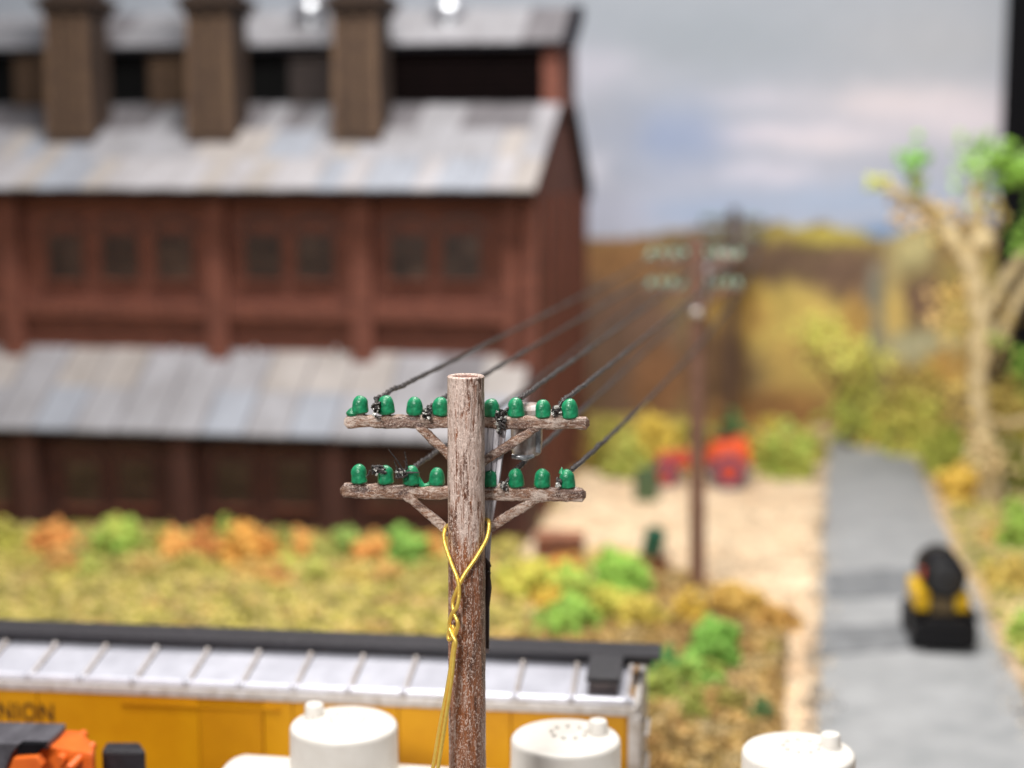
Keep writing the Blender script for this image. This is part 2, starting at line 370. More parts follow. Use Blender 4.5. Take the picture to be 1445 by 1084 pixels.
T = np.stack([I, I + 1, I + nu + 1, I + nu], 1)
# back and edges of the board
k = len(V); cnr = [(-32, VB, -.3), (UR, VB, -.3), (UR, VB, 17), (-32, VB, 17), (-32, VB + .25, -.3), (UR, VB + .25, -.3), (UR, VB + .25, 17), (-32, VB + .25, 17)]
V += [W(*q) for q in cnr]; COL += [(.5, .48, .45)] * 8
T = np.vstack([T, np.array([(5, 4, 7, 6), (1, 5, 6, 2), (0, 3, 7, 4), (3, 2, 6, 7)]) + k])
BG = 1.0
sky = link('sky_backdrop', fast_mesh('sky_backdrop', V, T, np.clip(np.array(COL) * BG, 0, .9), [attr_mat('printed_backdrop', .7, 2.2, .03, .2)])); sky['kind'] = 'structure'
bk = mat('matte_black', (.007, .007, .009), (.004, .004, .005), rough=.9, spec=.1)
m_ = MB(); m_.box(UR, UR + 5, VB - .25, VB + .3, -.3, 17.3); m_.box(UR + .0, UR + .35, VB - .5, VB - .25, -.3, 17.3)
r = empty('backdrop_post', W(0, 0), -TH); tag(r, 'tall black post and panel closing the right end of the sky backdrop', 'post')
m_.build('panel', bk, r)

# ------------------------------------------------------------------ UTILITY POLES
w_shaft = wood_mat('weathered_pole', lin((76, 44, 30)), lin((138, 94, 70)), lin((216, 196, 184)), lin((164, 98, 56)), amount=.86, fleck=.75)
w_arm = wood_mat('weathered_arm', lin((66, 40, 30)), lin((124, 92, 76)), lin((206, 188, 174)), lin((144, 98, 66)), horiz=True, amount=.75, fleck=.55)
green = mat('insulator_green', lin((26, 142, 94)), lin((10, 96, 62)), scale=14, rough=.36, bump=.4, bscale=34, coat=.2, c3=lin((18, 124, 80)))
white_g = mat('chalky_white', lin((214, 208, 206)), lin((120, 96, 84)), scale=9, rough=.3, bump=.5, bscale=40, stretch=(1, 1, .4), c3=lin((176, 160, 152)))
NP = Vector((-.38, 13.0, 0)); BASE = -.9; TOPZ = atY(656.5, 530, 13).z
root = empty('utility_pole', (NP.x, NP.y, BASE), 0)
tag(root, 'nearest weathered brown pole in sharp focus with two crossarms and sixteen green insulators', 'utility pole', 'utility poles strung along the lot')
H = TOPZ - BASE
m_ = MB(); n = 72; R0 = .152; zs = [0]; z = 0
while z < H - .04: z += .1 if z < 3.8 else .016; zs.append(min(z, H - .035))
prof = [(R0 + .012 * (1 - q / H), q) for q in zs] + [(R0 + .001, H - .03), (R0 + .002, H - .01), (R0 - .006, H - .001), (R0 - .02, H + .002), (R0 - .034, H - .003), (R0 - .044, H - .02), (R0 - .05, H - .06), (0, H - .062)]
m_.lathe(prof, n)
for i, (x, y, z) in enumerate(m_.v):
    if z > 3.4 and z < H - .06:
        r_ = sqrt(x * x + y * y); a = math.atan2(y, x)
        d = .0045 * noise.noise(Vector((cos(a) * 9, sin(a) * 9, z * 3.2))) + .003 * noise.noise(Vector((cos(a) * 26, sin(a) * 26, z * 9)))
        m_.v[i] = (x * (1 + d / max(r_, .01)), y * (1 + d / max(r_, .01)), z)
shaft = m_.build('shaft', [w_shaft, ], root, smooth=True)
# brown worn hollow in the head of the post
m_ = MB(); m_.lathe([(0, H - .05), (.112, H - .045), (.119, H - .012), (.108, H - .014), (.08, H - .026), (.05, H - .034), (0, H - .036)], 32); m_.build('end_grain', mat('raw_brown_core', lin((118, 58, 30)), lin((60, 30, 18)), 30, .6, bump=.4), root, smooth=True)

def P13(px, py, Y=13.2):
    p = atY(px, py, Y); return Vector((p.x - NP.x, p.y - NP.y, p.z - BASE))
def insulator_mesh(variant):
    rnd = random.Random(variant); m_ = MB(); r = .07 * rnd.uniform(.95, 1.06); h = .155 * rnd.uniform(.94, 1.06)
    pr = [(r * .90, 0), (r * 1.02, .012), (r * 1.0, .03), (r * .96, h * .45)]
    for k in range(1, 8): a = k / 7 * pi / 2; pr.append((r * .96 * cos(a), h * .5 + (h * .5) * sin(a)))
    pr[-1] = (0, pr[-1][1]); m_.lathe(pr, 28)
    for i, (x, y, z) in enumerate(m_.v):
        d = .007 * noise.noise(Vector((x * 16 + variant * 3, y * 16, z * 14))); m_.v[i] = (x + d, y + d * .6, z + d * .7)
    if variant == 3:   # pinched peak of paint
        k = MB(); k.lathe([(.028, 0), (.02, .02), (.009, .038), (0, .052)], 12, c=(-.042, 0, h * .8)); m_.add(k.v, k.f)
    if variant == 4:   # smear of paint running off the foot
        k = MB(); k.lathe([(.03, -.03), (.05, -.02), (.055, 0), (.03, .03), (0, .05)], 16, c=(-.065, .0, 0)); m_.add(k.v, k.f)
    if variant == 5:   # drip across to the next one
        k = MB(); k.tube([(.03, 0, .06), (.065, 0, .02), (.09, 0, -.015), (.12, 0, -.02), (.15, 0, -.005), (.175, 0, .03)], [.036, .03, .026, .024, .022, .016], 12); m_.add(k.v, k.f)
    return m_
def lumpy_bar(a, b, hw, hh, name, parent, seed, amp=.010, m=None):
    a = Vector(a); b = Vector(b); d = b - a; L_ = d.length; m_ = MB(); ns = 64; n = 20; rings = []
    x = d.normalized(); up = Vector((0, 0, 1)); y = up.cross(x).normalized(); zz = x.cross(y)
    for i in range(ns + 1):
        t = i / ns; e = min(1, min(t, 1 - t) * L_ / (hh * .8)); sc = sqrt(max(0, 1 - (1 - e) ** 2)) * .8 + .2 * (e > .0) if e < 1 else 1
        if i in (0, ns): sc = .35
        c_ = a + d * t
        for k in range(n):
            q = 2 * pi * k / n; cx = abs(cos(q)) ** .4 * (1 if cos(q) >= 0 else -1) * hw; cz = abs(sin(q)) ** .4 * (1 if sin(q) >= 0 else -1) * hh
            p = c_ + y * cx * sc + zz * cz * sc
            nn = noise.noise(Vector((p.x * 7 + seed, p.y * 9, p.z * 9))) * amp * 1.3 + noise.noise(Vector((p.x * 26 + seed, p.y * 26, p.z * 26))) * amp * .8
            m_.v.append(tuple(p + (y * cx + zz * cz).normalized() * nn))
    for i in range(ns):
        for k in range(n): m_.f.append((i * n + k, i * n + (k + 1) % n, (i + 1) * n + (k + 1) % n, (i + 1) * n + k)); m_.m.append(0)
    m_.f.append(tuple(range(n - 1, -1, -1))); m_.f.append(tuple(ns * n + k for k in range(n))); m_.m += [0, 0]
    return m_.build(name, m or w_arm, parent, smooth=True)
YA = 13.21
ARMS = []
for (lx, ly, rx, ry, xs, ys, th) in ((486, 594.5, 832, 597, [508.5, 545.5, 585.5, 621.5, 694, 728, 767, 804.5], (557, 563), .052),
                                  (480, 692, 827, 699, [507.5, 544.5, 581, 617, 691.5, 728.5, 765, 800.5], (656.5, 661), .056)):
    A = P13(lx, ly, YA + .03); B = P13(rx, ry, YA - .03)
    arm = lumpy_bar(A, B, .05, th, 'crossarm', root, lx * .37, .012)
    up_ = ly < 620
    for i, px in enumerate(xs):
        t = (px - lx) / (rx - lx); q = A + (B - A) * t
        top = ys[0] + (ys[1] - ys[0]) * (px - xs[0]) / (xs[-1] - xs[0])
        ztop = P13(px, top, YA).z; var = (i * 3 + (0 if up_ else 1)) % 3
        if up_ and i == 0: var = 4
        if not up_ and i == 2: var = 5
        if not up_ and i == 7: var = 3
        im = insulator_mesh(var if var > 2 else var + 10 * i + 100 * up_)
        io = im.build('insulator', green, arm, loc=(q.x, q.y, ztop - .158), smooth=True, rot=(random.uniform(-.05, .05), random.uniform(-.05, .05), 0))
        pn = MB(); pn.lathe([(.036, -.07), (.04, -.02), (.046, .012), (0, .02)], 12, c=(q.x, q.y, ztop - .158)); pn.build('pin', w_arm, arm, smooth=True)
    ARMS.append((A, B))
    # braces from arm down to the post
    (b0, b1), (c0, c1) = (((588, 598), (640, 648)), ((762, 600), (672, 657))) if up_ else (((570, 696), (640, 756)), ((762, 701), (672, 756)))
    for (s_, e_) in ((b0, b1), (c0, c1)):
        lumpy_bar(P13(*s_, YA - .03), P13(*e_, YA - .06), .03, .038, 'brace', arm, s_[0], .008)
    # casting bolt in front of the post back
    bl = MB(); bl.lathe([(.03, 0), (.04, .01), (.034, .022), (0, .03)], 10, c=(A.x + (B.x - A.x) * .44, A.y - .062, (A.z + B.z) / 2), axis='y'); bl.build('bolt', w_arm, arm, smooth=True)
# lumps of dried glue on the arms
glm = mat('glue_crust', lin((180, 160, 146)), lin((96, 72, 60)), scale=22, rough=.14, bump=.8, bscale=50, coat=.8, c3=lin((150, 128, 114)))
for (x_, y_, wx, wz, sd) in ((786, 590, 22, 13, 1), (602, 592, 14, 10, 2), (705, 596, 17, 12, 3), (817, 597, 11, 10, 4), (710, 692, 16, 11, 6), (811, 696, 12, 11, 7), (640, 596, 10, 9, 9)):
    c_ = P13(x_, y_, YA - .035); m_ = MB(); m_.lathe([(0, -1)] + [(sin(pi * k / 12), -cos(pi * k / 12)) for k in range(1, 12)] + [(0, 1)], 22)
    m_.v = [tuple(c_ + Vector((x * wx / 230, y * .03, z * wz / 190)) * (1 + .35 * noise.noise(Vector((x * 1.9 + sd * 5, y * 1.9, z * 1.9))))) for x, y, z in m_.v]
    m_.build('glue_lump', glm, root, smooth=True)
# conduit strip behind the post: broad ribbed head narrowing to a thin tail
cm_ = mat('glossy_white_strip', lin((240, 236, 240)), lin((130, 118, 116)), scale=16, rough=.22, bump=.5, bscale=30, stretch=(1, 1, .12), coat=.4, c3=lin((232, 228, 232)))
m_ = MB(); rowsP = [(596, 664, 716), (640, 664, 711), (700, 668, 702), (745, 672, 694), (790, 674, 691.5), (860, 675, 691), (922, 676, 690.5)]
for i in range(len(rowsP) - 1):
    for k in range(6):
        def pt(j, kk, dy):
            y, xa, xb = rowsP[j]; x = xa + (xb - xa) * kk / 6; return P13(x, y, 13.17 + dy)
        for kk, ke, d0 in ((k, k + .78, 0), (k + .78, k + 1, .02)):
            q = [pt(i + 1, kk, d0), pt(i + 1, ke, d0), pt(i + 1, ke, .05), pt(i + 1, kk, .05), pt(i, kk, d0), pt(i, ke, d0), pt(i, ke, .05), pt(i, kk, .05)]
            m_.hexa(q)
m_.build('conduit', cm_, root)
dk = mat('soot_brown_edge', lin((58, 36, 30)), lin((30, 20, 18)), 14, .5, bump=.6)
m_ = MB(); q = []
m_.tube([P13(688.5, 793, 13.12), P13(689, 815, 13.12), P13(688.5, 830, 13.12), P13(688, 860, 13.13), P13(688, 915, 13.13)], [.02, .018, .03, .016, .014], 10, jitter=.2)
m_.tube([P13(684, 789, 13.1), P13(691, 797, 13.08), P13(693, 800, 13.07)], [.02, .012, .003], 8)
m_.tube([P13(686, 806, 13.1), P13(692, 808, 13.08), P13(690, 815, 13.07)], [.012, .008, .003], 8)
m_.build('flash', dk, root, smooth=True)
# transformer can hanging behind the right half of the upper arm
tr = MB(); ctr = P13(743, 600, 13.42); rT = .155; zt = P13(743, 571, 13.42).z; zb_ = P13(743, 640, 13.42).z
tr.lathe([(0, zb_ - .03), (.07, zb_ - .02), (rT * .7, zb_ - .008), (rT * .8, zb_ + .01), (rT * .86, zb_ + .07), (rT * .9, zt - .08), (rT, zt - .07), (rT * 1.03, zt - .03), (rT * .9, zt), (.05, zt + .012), (0, zt + .014)], 26, c=(ctr.x, ctr.y, 0))
to = tr.build('transformer', white_g, root, smooth=True)
tl = MB(); tl.tube([(ctr.x - .12, ctr.y - .12, zb_), (ctr.x - .02, ctr.y - .16, zb_ - .01), (ctr.x + .06, ctr.y - .14, zb_ + .005)], [.02, .024, .016], 10); tl.tube([(ctr.x + .10, ctr.y - .1, zb_ + .03), (ctr.x + .1, ctr.y - .1, zt - .1)], [.026, .03], 8)
tl.build('fitting', mat('clear_grey_plastic', lin((150, 152, 156)), lin((80, 80, 84)), 22, .15, coat=.6), to, smooth=True)

# second and third poles along the line
FP = Vector((*W(*onz(985, 828))[:2], 0)); F2 = W(*((lambda p: (p[0], p[1]))(onv(1036, 300, 52.2))), 0)
x3 = onv(1036, 300, 51.6)[0]; F2 = W(x3, 51.6, 0)
far = copy_tree(root); far.location = (FP.x, FP.y, atY(978, 337, FP.y).z - H); far.rotation_euler = (0, radians(-1.0), 0)
far['label'] = 'second brown pole out of focus, standing at the edge of the sandy lot'
third = copy_tree(root); third.location = (F2.x, F2.y, atY(1036, 294, F2.y).z - H)
third['label'] = 'farthest and faintest pole, its dark crossarms showing against the sky backdrop'
pale_ins = mat('highlight_pale_insulator', lin((150, 176, 156)), lin((104, 136, 112)), 10, .25, coat=.5)  # pale tone stands in for highlights on the distant insulators
far_w = {far.name: mat('brown_pole', lin((140, 104, 88)), lin((104, 74, 62)), 6, .55, bump=.3), third.name: mat('dark_brown_pole', lin((92, 70, 58)), lin((70, 52, 44)), 6, .6)}
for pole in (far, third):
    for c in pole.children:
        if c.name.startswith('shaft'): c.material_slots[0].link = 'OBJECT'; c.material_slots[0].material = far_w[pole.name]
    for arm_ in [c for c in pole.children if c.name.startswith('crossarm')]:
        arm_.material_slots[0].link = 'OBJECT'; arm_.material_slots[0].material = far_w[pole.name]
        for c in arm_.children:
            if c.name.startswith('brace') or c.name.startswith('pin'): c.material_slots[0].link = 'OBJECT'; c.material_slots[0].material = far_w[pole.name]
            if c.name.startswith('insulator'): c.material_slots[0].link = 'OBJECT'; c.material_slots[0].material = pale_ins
bd = MB(); bd.lathe([(0, -.1), (.06, -.09), (.1, -.04), (.11, .02), (.08, .08), (0, .1)], 20); q = atY(991, 441, FP.y - .3)
bd.build('glint_bead', mat('polished_tin', (.9, .87, .85), (.8, .77, .75), 3, .18, metal=.6), far, loc=(q.x - far.location.x, -.28, q.z - far.location.z), smooth=True)  # bead added to make a bright glint on the second pole

# overhead wires: two-ply blackened thread, tied with messy knots
thread = mat('blackened_thread', lin((92, 82, 78)), lin((24, 21, 22)), scale=60, rough=.42, bump=.5, bscale=120, c3=lin((42, 37, 36)))
glue = mat('dried_glue', lin((228, 226, 218)), lin((110, 110, 102)), scale=40, rough=.08, bump=.6, bscale=60, coat=1)
def world13(px, py, Y=YA): return atY(px, py, Y)
def strand(m_, A, B, sag, ply=True, r=.0135, seg=150, twist=5.5, seed=0):
    pts = []; L_ = (B - A).length
    for i in range(seg + 1):
        t = i / seg; t = t ** 1.25; p = A.lerp(B, t) - Vector((0, 0, sag * 4 * t * (1 - t)))
        wob = .006 * max(0, 1 - t * 3); p += Vector((noise.noise(Vector((t * 60, seed, 0))), 0, noise.noise(Vector((t * 60, seed, 9))))) * wob * 2
        pts.append((t * L_, p))
    if not ply:
        m_.tube([p for _, p in pts], r * 1.5, 8); return
    for ph in (0, pi):
        m_.tube([p + Vector((cos(ph + s_ * 2 * pi * twist), 0, sin(ph + s_ * 2 * pi * twist))) * r * .62 for s_, p in pts], r * .95, 6)
def knot(parent, c, size, seed, spikes=(), drop=0):
    rnd = random.Random(seed); m_ = MB()
    for k in range(5):
        pts = [c + Vector((rnd.gauss(0, .4) * size[0], rnd.gauss(0, .5) * size[1], rnd.gauss(0, .4) * size[2] - (drop * rnd.random())))]
        for i in range(9): 
            tgt = c + Vector((rnd.uniform(-1, 1) * size[0], rnd.uniform(-1, 1) * size[1], rnd.uniform(-1, 1) * size[2] - drop * rnd.random() ** 2)); pts.append(pts[-1].lerp(tgt, .8))
        sm = []
        for i in range(len(pts) - 1):
            for q in range(4): 
                t = q / 4; p0 = pts[max(i - 1, 0)]; p1 = pts[i]; p2 = pts[i + 1]; p3 = pts[min(i + 2, len(pts) - 1)]
                sm.append(.5 * ((2 * p1) + (p2 - p0) * t + (2 * p0 - 5 * p1 + 4 * p2 - p3) * t * t + (3 * p1 - p0 - 3 * p2 + p3) * t ** 3))
        m_.tube(sm, .0088, 6)
    for (a, b) in spikes: m_.tube([a, a.lerp(b, .5) + Vector((.01, 0, 0)), b], [.011, .008, .004], 6)
    m_.build('knot', thread, parent, smooth=True)
    g_ = MB()
    for k in range(9):
        p = c + Vector((rnd.uniform(-1, 1) * size[0] * .8, -size[1] * rnd.uniform(.3, 1.1), rnd.uniform(-1, 1) * size[2] * .9 - drop * rnd.random())); s_ = rnd.uniform(.005, .017)
        e_ = Vector((rnd.uniform(.5, 1.8), 1, rnd.uniform(.5, 1.8))); g_.add([tuple(p + Vector((v3[0] * e_.x, v3[1], v3[2] * e_.z)) * s_ * rnd.uniform(.5, 1.1)) for v3 in ICO_V], [tuple(int(q) for q in f3) for f3 in ICO_F])
    g_.build('glue_bead', glue, parent, smooth=True)
FO = Vector(far.location); TO = Vector(third.location); NO = Vector((NP.x, NP.y, BASE))
def armpt(origin, arm, t, up=.09):
    A, B = ARMS[arm]; p = A + (B - A) * t; return origin + p + Vector((0, 0, up))
WIRES = [  # start px, arm, t on far arm, sag, knot size, label
    ((531, 562), 0, .10, .02, (.045, .05, .055), 0, 'dark overhead wire tied between the two leftmost insulators of the upper crossarm', [], (531, 576)),
    ((606, 574), 0, .34, .02, (.04, .05, .05), 0, 'dark overhead wire passing just behind the top of the nearest pole', [], (603, 583)),
    ((734, 562), 0, .62, .03, (.05, .06, .05), .10, 'dark overhead wire leaving the upper crossarm beside the transformer can', [], (707, 584)),
    ((792, 568), 0, .90, .04, (.05, .05, .03), .02, 'dark overhead wire tied between the two rightmost insulators of the upper crossarm', [], (786, 577)),
    ((572, 668), 1, .12, .05, (.06, .06, .035), .0, 'dark overhead wire rising from the frayed thread tangle on the lower crossarm', 'fr', (566, 668)),
    ((728, 662), 1, .62, .05, (.035, .04, .035), .02, 'dark overhead wire tied just right of the nearest pole on the lower crossarm', [], (711, 684)),
    ((806, 664), 1, .92, .18, (.025, .04, .035), .01, 'dark overhead wire sagging in a curve from the peaked insulator of the lower crossarm', [], (789, 680)),
]
for i, (s_, arm, t, sag, ks, drop, lab, sp, kp) in enumerate(WIRES):
    wr = empty('overhead_wire', NO); tag(wr, lab, 'wire', 'wires strung from the nearest pole to the next')
    A = world13(*s_); B = armpt(FO, arm, t); m_ = MB(); strand(m_, A - NO, B - NO, sag, seed=i, r=.0175, twist=4)
    kc = world13(*kp, YA - .06) - NO
    m_.tube([A - NO, (A - NO).lerp(kc, .5) + Vector((0, 0, -.004)), kc], [.017, .014, .012], 8)
    m_.build('thread', thread, wr, smooth=True)
    spikes = []
    if sp == 'fr': spikes = [(world13(571, 668, YA - .08) - NO, world13(548, 634, YA - .1) - NO), (world13(573, 664, YA - .08) - NO, world13(571, 638, YA - .1) - NO), (world13(575, 662, YA - .08) - NO, world13(570, 650, YA - .1) - NO), (world13(560, 668, YA - .08) - NO, world13(556, 650, YA - .1) - NO), (world13(570, 667, YA - .08) - NO, world13(592, 667, YA - .1) - NO)]
    knot(wr, kc, ks, i + 3, spikes, drop)
    if sp == 'fr':
        knot(wr, world13(535, 663, YA - .02) - NO, (.07, .05, .04), 44, [(world13(522, 664, YA) - NO, world13(516, 674, YA) - NO)])
    if i == 2: knot(wr, world13(704, 604, YA - .08) - NO, (.022, .03, .06), 91)
for i, (arm, t) in enumerate(((0, .1), (0, .34), (0, .62), (0, .9), (1, .12), (1, .62), (1, .92))):
    m_ = MB(); strand(m_, Vector((0, 0, 0)), armpt(TO, arm, t) - armpt(FO, arm, t), .15, ply=False, seg=40)
    o = m_.build('overhead_wire', thread, loc=armpt(FO, arm, t), smooth=True)
    tag(o, 'dark wire from second pole to farthest, ' + ('outermost left on its upper arm', 'just left of the post on its upper arm', 'just right of the post on its upper arm', 'outermost right on its upper arm', 'outermost left on its lower arm', 'right of the post on its lower arm', 'outermost right on its lower arm')[i], 'wire', 'wires strung from the second pole to the farthest')

# gold wire twisted round the near pole
gold = mat('brass_wire_gold', (1, .72, .16), (.95, .60, .10), scale=30, rough=.3, metal=.6, bump=.2, bscale=50)
def smoothpts(pts, k=8):
    out = []
    for i in range(len(pts) - 1):
        p0 = pts[max(i - 1, 0)]; p1 = pts[i]; p2 = pts[i + 1]; p3 = pts[min(i + 2, len(pts) - 1)]
        for q in range(k):
            t = q / k; out.append(.5 * ((2 * p1) + (p2 - p0) * t + (2 * p0 - 5 * p1 + 4 * p2 - p3) * t * t + (3 * p1 - p0 - 3 * p2 + p3) * t ** 3))
    out.append(pts[-1]); return out
gw = empty('gold_wire', NP + Vector((-.1, -.2, atY(640, 905, 12.8).z))); tag(gw, 'shiny gold wire looped and twisted round the nearest pole, its two ends trailing down', 'wire'); go = Vector(gw.location)
def G(l): return smoothpts([atY(x, y, Y) - go for x, y, Y in l])
s1 = [(660, 735, 13.2), (684, 733, 13.15), (690, 738, 13.0), (687, 760, 12.93), (672, 787, 12.85), (656, 810, 12.80), (645, 832, 12.78), (639, 850, 12.81), (641, 866, 12.77), (646, 880, 12.74), (642, 896, 12.76), (634, 903, 12.80), (633, 893, 12.82), (639, 884, 12.79), (642, 900, 12.77), (640, 912, 12.75), (633, 960, 12.72), (622, 1020, 12.68), (610, 1090, 12.62), (596, 1170, 12.55)]
s2 = [(660, 738, 13.2), (634, 741, 13.15), (627, 750, 13.0), (628, 768, 12.95), (637, 795, 12.85), (645, 815, 12.79), (648, 835, 12.76), (645, 856, 12.74), (637, 868, 12.77), (634, 884, 12.80), (638, 896, 12.76), (643, 906, 12.73), (641, 920, 12.73), (637, 960, 12.70), (628, 1020, 12.66), (617, 1090, 12.60), (604, 1170, 12.53)]
for q in (s1, s2):
    m_ = MB(); m_.tube(G(q), .0168, 12); m_.build('strand', gold, gw, smooth=True)

# ------------------------------------------------------------------ TANK CAR (white, three domes)
VT = 14.8
white_p = mat('white_plastic', lin((224, 219, 211)), lin((214, 208, 199)), scale=3, rough=.42, bump=.05, bscale=20)
u1, z1 = onv(485, 1020, VT); u3, _ = onv(1127, 1052, VT); sp_ = (u3 - u1) / 2
uend = onv(287, 1076, VT)[0]
tc = empty('tank_car', W(u1, VT, BASE), -TH); tag(tc, 'white tank car with three flat topped domes, in front of the yellow boxcar', 'tank car')
rt = 1.08; ztank = z1 - .48 - rt - BASE; x0 = uend - u1; x1 = (u3 - u1) + (u1 - uend)
m_ = MB(); pr = []
for k in range(8): a = k / 7 * pi / 2; pr.append((rt * sin(a), x0 + .32 * (1 - cos(a)) ))
for k in range(1, 40): pr.append((rt, x0 + .32 + (x1 - x0 - .64) * k / 40))
for k in range(8): a = (1 - k / 7) * pi / 2; pr.append((rt * sin(a), x1 - .32 * (1 - cos(a))))
m_.lathe(pr, 48, c=(0, 0, ztank), axis='x')
m_.build('tank', white_p, tc, smooth=True)
for k in range(3):
    m_ = MB(); r_ = .54; hz = ztank + rt; zt = z1 - BASE
    m_.lathe([(r_ + .05, hz - .22), (r_ + .01, hz - .1), (r_, hz - .04), (r_ - .004, zt - .06), (r_ - .01, zt - .03), (r_ - .025, zt - .012), (r_ - .045, zt - .003), (r_ - .07, zt), (.2, zt + .012), (0, zt + .014)], 56)
    d = m_.build('dome', white_p, tc, loc=(k * sp_, 0, 0), smooth=True)
    # filler cap, bolt ring, rivets
    sx = -1 if k == 0 else 1
    cx = onv(445, 1015, VT + .15)[0] - u1 if k == 0 else .31
    m_ = MB(); m_.lathe([(.115, zt - .01), (.112, zt + .01), (.098, zt + .016), (.094, zt + .12), (.082, zt + .135), (0, zt + .14)], 24, c=(cx if k == 0 else .30, .12, 0)); m_.build('cap', white_p, d, smooth=True)
    for j in range(9):
        a = 2 * pi * j / 9 + .35; m_ = MB(); m_.lathe([(.027, zt - .01), (.025, zt + .034), (.016, zt + .046), (0, zt + .049)], 12, c=(.02 + .17 * cos(a), .05 + .17 * sin(a), 0)); m_.build('bolt', white_p, d, smooth=True)
    m_ = MB(); m_.lathe([(.125, zt + .0), (.12, zt + .012), (.10, zt + .016), (0, zt + .018)], 24, c=(.02, .05, 0)); m_.build('hatch', white_p, d, smooth=True)
    for j in range(16):
        a = 2 * pi * j / 16; m_ = MB(); m_.lathe([(.014, 0), (.012, .006), (0, .012)], 8, c=(0, 0, 0))
        if sin(a) < .3: m_.build('rivet', white_p, d, loc=((r_ + .0) * cos(a), (r_) * sin(a), hz + .12), rot=(pi / 2, 0, a + pi / 2), smooth=True)
dkm = mat('dark_running_gear', (.03, .028, .027), (.018, .017, .016), 8, .6)
def trucks(parent, xs, zr=.0):
    for x in xs:
        m_ = MB()
        for sy in (-.78, .78): m_.box(x - .95, x + .95, sy - .06, sy + .06, .5, .72)
        m_.box(x - .2, x + .2, -.9, .9, .55, .85); t = m_.build('truck', dkm, parent)
        for dx in (-.7, .7):
            for sy in (-.72, .72):
                k = MB(); k.lathe([(.42, -.05), (.46, -.045), (.46, -.03), (.42, -.02), (.42, .05)], 24, c=(x + dx, sy, .56), axis='y'); k.build('wheel', dkm, t, smooth=True)
m_ = MB(); m_.box(x0 - .1, x1 + .1, -.35, .35, ztank - rt - .12, ztank - rt + .12); m_.build('underframe', dkm, tc, bevel=.01)
trucks(tc, (x0 + 1, x1 - 1))

# ------------------------------------------------------------------ BOXCAR (yellow, white roof, black running board)
VX = 16.6; hw = 1.08
ur = onv(890, 1003, VX)[0]; ze = onv(900, 1000, VX)[1]; zr = onv(700, 897, VX + hw + .25)[1] - .14
bxr = empty('boxcar', W(ur, VX + hw, BASE), -TH + radians(2.3)); tag(bxr, 'yellow boxcar with a silver white ribbed roof and black running board behind the nearest pole', 'boxcar')
yel = mat('boxcar_yellow', lin((206, 148, 12)), lin((192, 132, 6)), scale=1.2, rough=.42, bump=.03, bscale=8, spec=.4)
yel2 = mat('boxcar_yellow_door', lin((196, 136, 8)), lin((182, 122, 5)), scale=1.2, rough=.45, spec=.4)
silv = mat('boxcar_silver', lin((188, 188, 197)), lin((168, 168, 177)), scale=2.2, rough=.35, metal=.15, bump=.1, bscale=20)
silv2 = mat('silver_worn', lin((204, 200, 198)), lin((170, 160, 150)), scale=9, rough=.42, metal=.1)
blk = mat('running_board_black', lin((52, 50, 54)), lin((38, 36, 40)), scale=12, rough=.5, bump=.2, bscale=60)
LX = 11.5; ze -= BASE; zr -= BASE; print('roof rise', zr - ze)
m_ = MB(); m_.box(-LX, -.03, -hw + .02, hw - .02, .75, ze); m_.build('body', yel, bxr, bevel=.01)
# side sheets: pieces between posts
def box_local(px, py):
    from mathutils import Matrix
    M = Matrix.Rotation(-(-TH + radians(2.3)), 3, 'Z'); d = M @ Vector(ray(px, py)); o_ = M @ (Vector((0, 0, CAMH)) - W(ur, VX + hw, BASE)); t = (-hw - .02 - o_.y) / d.y; return o_ + d * t
xd0, xd1 = box_local(282, 1040).x, box_local(372, 1040).x
seams = [-.1, -1.35, -2.6, -3.8, xd1, xd0, xd0 - 1.9, xd0 - 3.2, -LX + .05]
for q_ in range(len(seams) - 1):
    b, a = seams[q_] - .006, seams[q_ + 1] + .006; dr_ = q_ == 4
    m_ = MB(); m_.box(a, b, -hw - (.03 if dr_ else .012), -hw + .03, .85, ze - (.2 if dr_ else .09)); m_.build('door' if dr_ else 'side_sheet', yel2 if dr_ else yel, bxr, bevel=.006)
m_ = MB(); m_.box(xd0 - .9, xd1 + .2, -hw - .05, -hw - .013, ze - .195, ze - .165); m_.build('door_track', yel2, bxr)
m_ = MB(); m_.box(-LX, .02, -hw - .035, -hw + .06, ze - .085, ze + .012); m_.build('eave_strip', silv2, bxr, bevel=.01)
# roof panels
ribm = mat('rib_tin', lin((196, 190, 188)), lin((150, 138, 130)), 7, .4, metal=.1)
P_ = .62; nxp = int(LX / P_); 
for side in (-1, 1):
    for i in range(nxp):
        xa = -.10 - i * P_; xb = xa - P_ + .05
        if xb < -LX: break
        m_ = MB(); t0 = .10; ya, yb = hw - .05, .16
        m_.hexa([(xb, side * ya, ze - .0), (xa, side * ya, ze - .0), (xa, side * yb, zr - .02), (xb, side * yb, zr - .02), (xb, side * ya, ze + .03), (xa, side * ya, ze + .03), (xa, side * yb, zr + .005), (xb, side * yb, zr + .005)])
        m_.build('roof_panel', silv, bxr, bevel=.012)
        m_ = MB(); m_.tube([(xa + .025, side * (hw - .0), ze + .035), (xa + .025, side * .24, zr + .02)], .024, 10); m_.lathe([(.0, -.02), (.035, -.01), (.035, .02), (.02, .035), (0, .04)], 12, c=(xa + .025, side * .27, zr + .01)); m_.build('roof_rib', ribm, bxr, smooth=True)
        if side < 0:
            m_ = MB(); m_.lathe([(.03, -.05), (.052, -.03), (.058, 0), (.052, .03), (.03, .05)], 14, c=(xa + .025, -hw + .06, ze + .055), axis='x'); m_.build('rib_end', silv, bxr, smooth=True)
m_ = MB(); m_.box(-LX, -.06, -hw + .04, hw - .04, ze - .05, ze - .004); m_.build('roof_base', silv2, bxr)
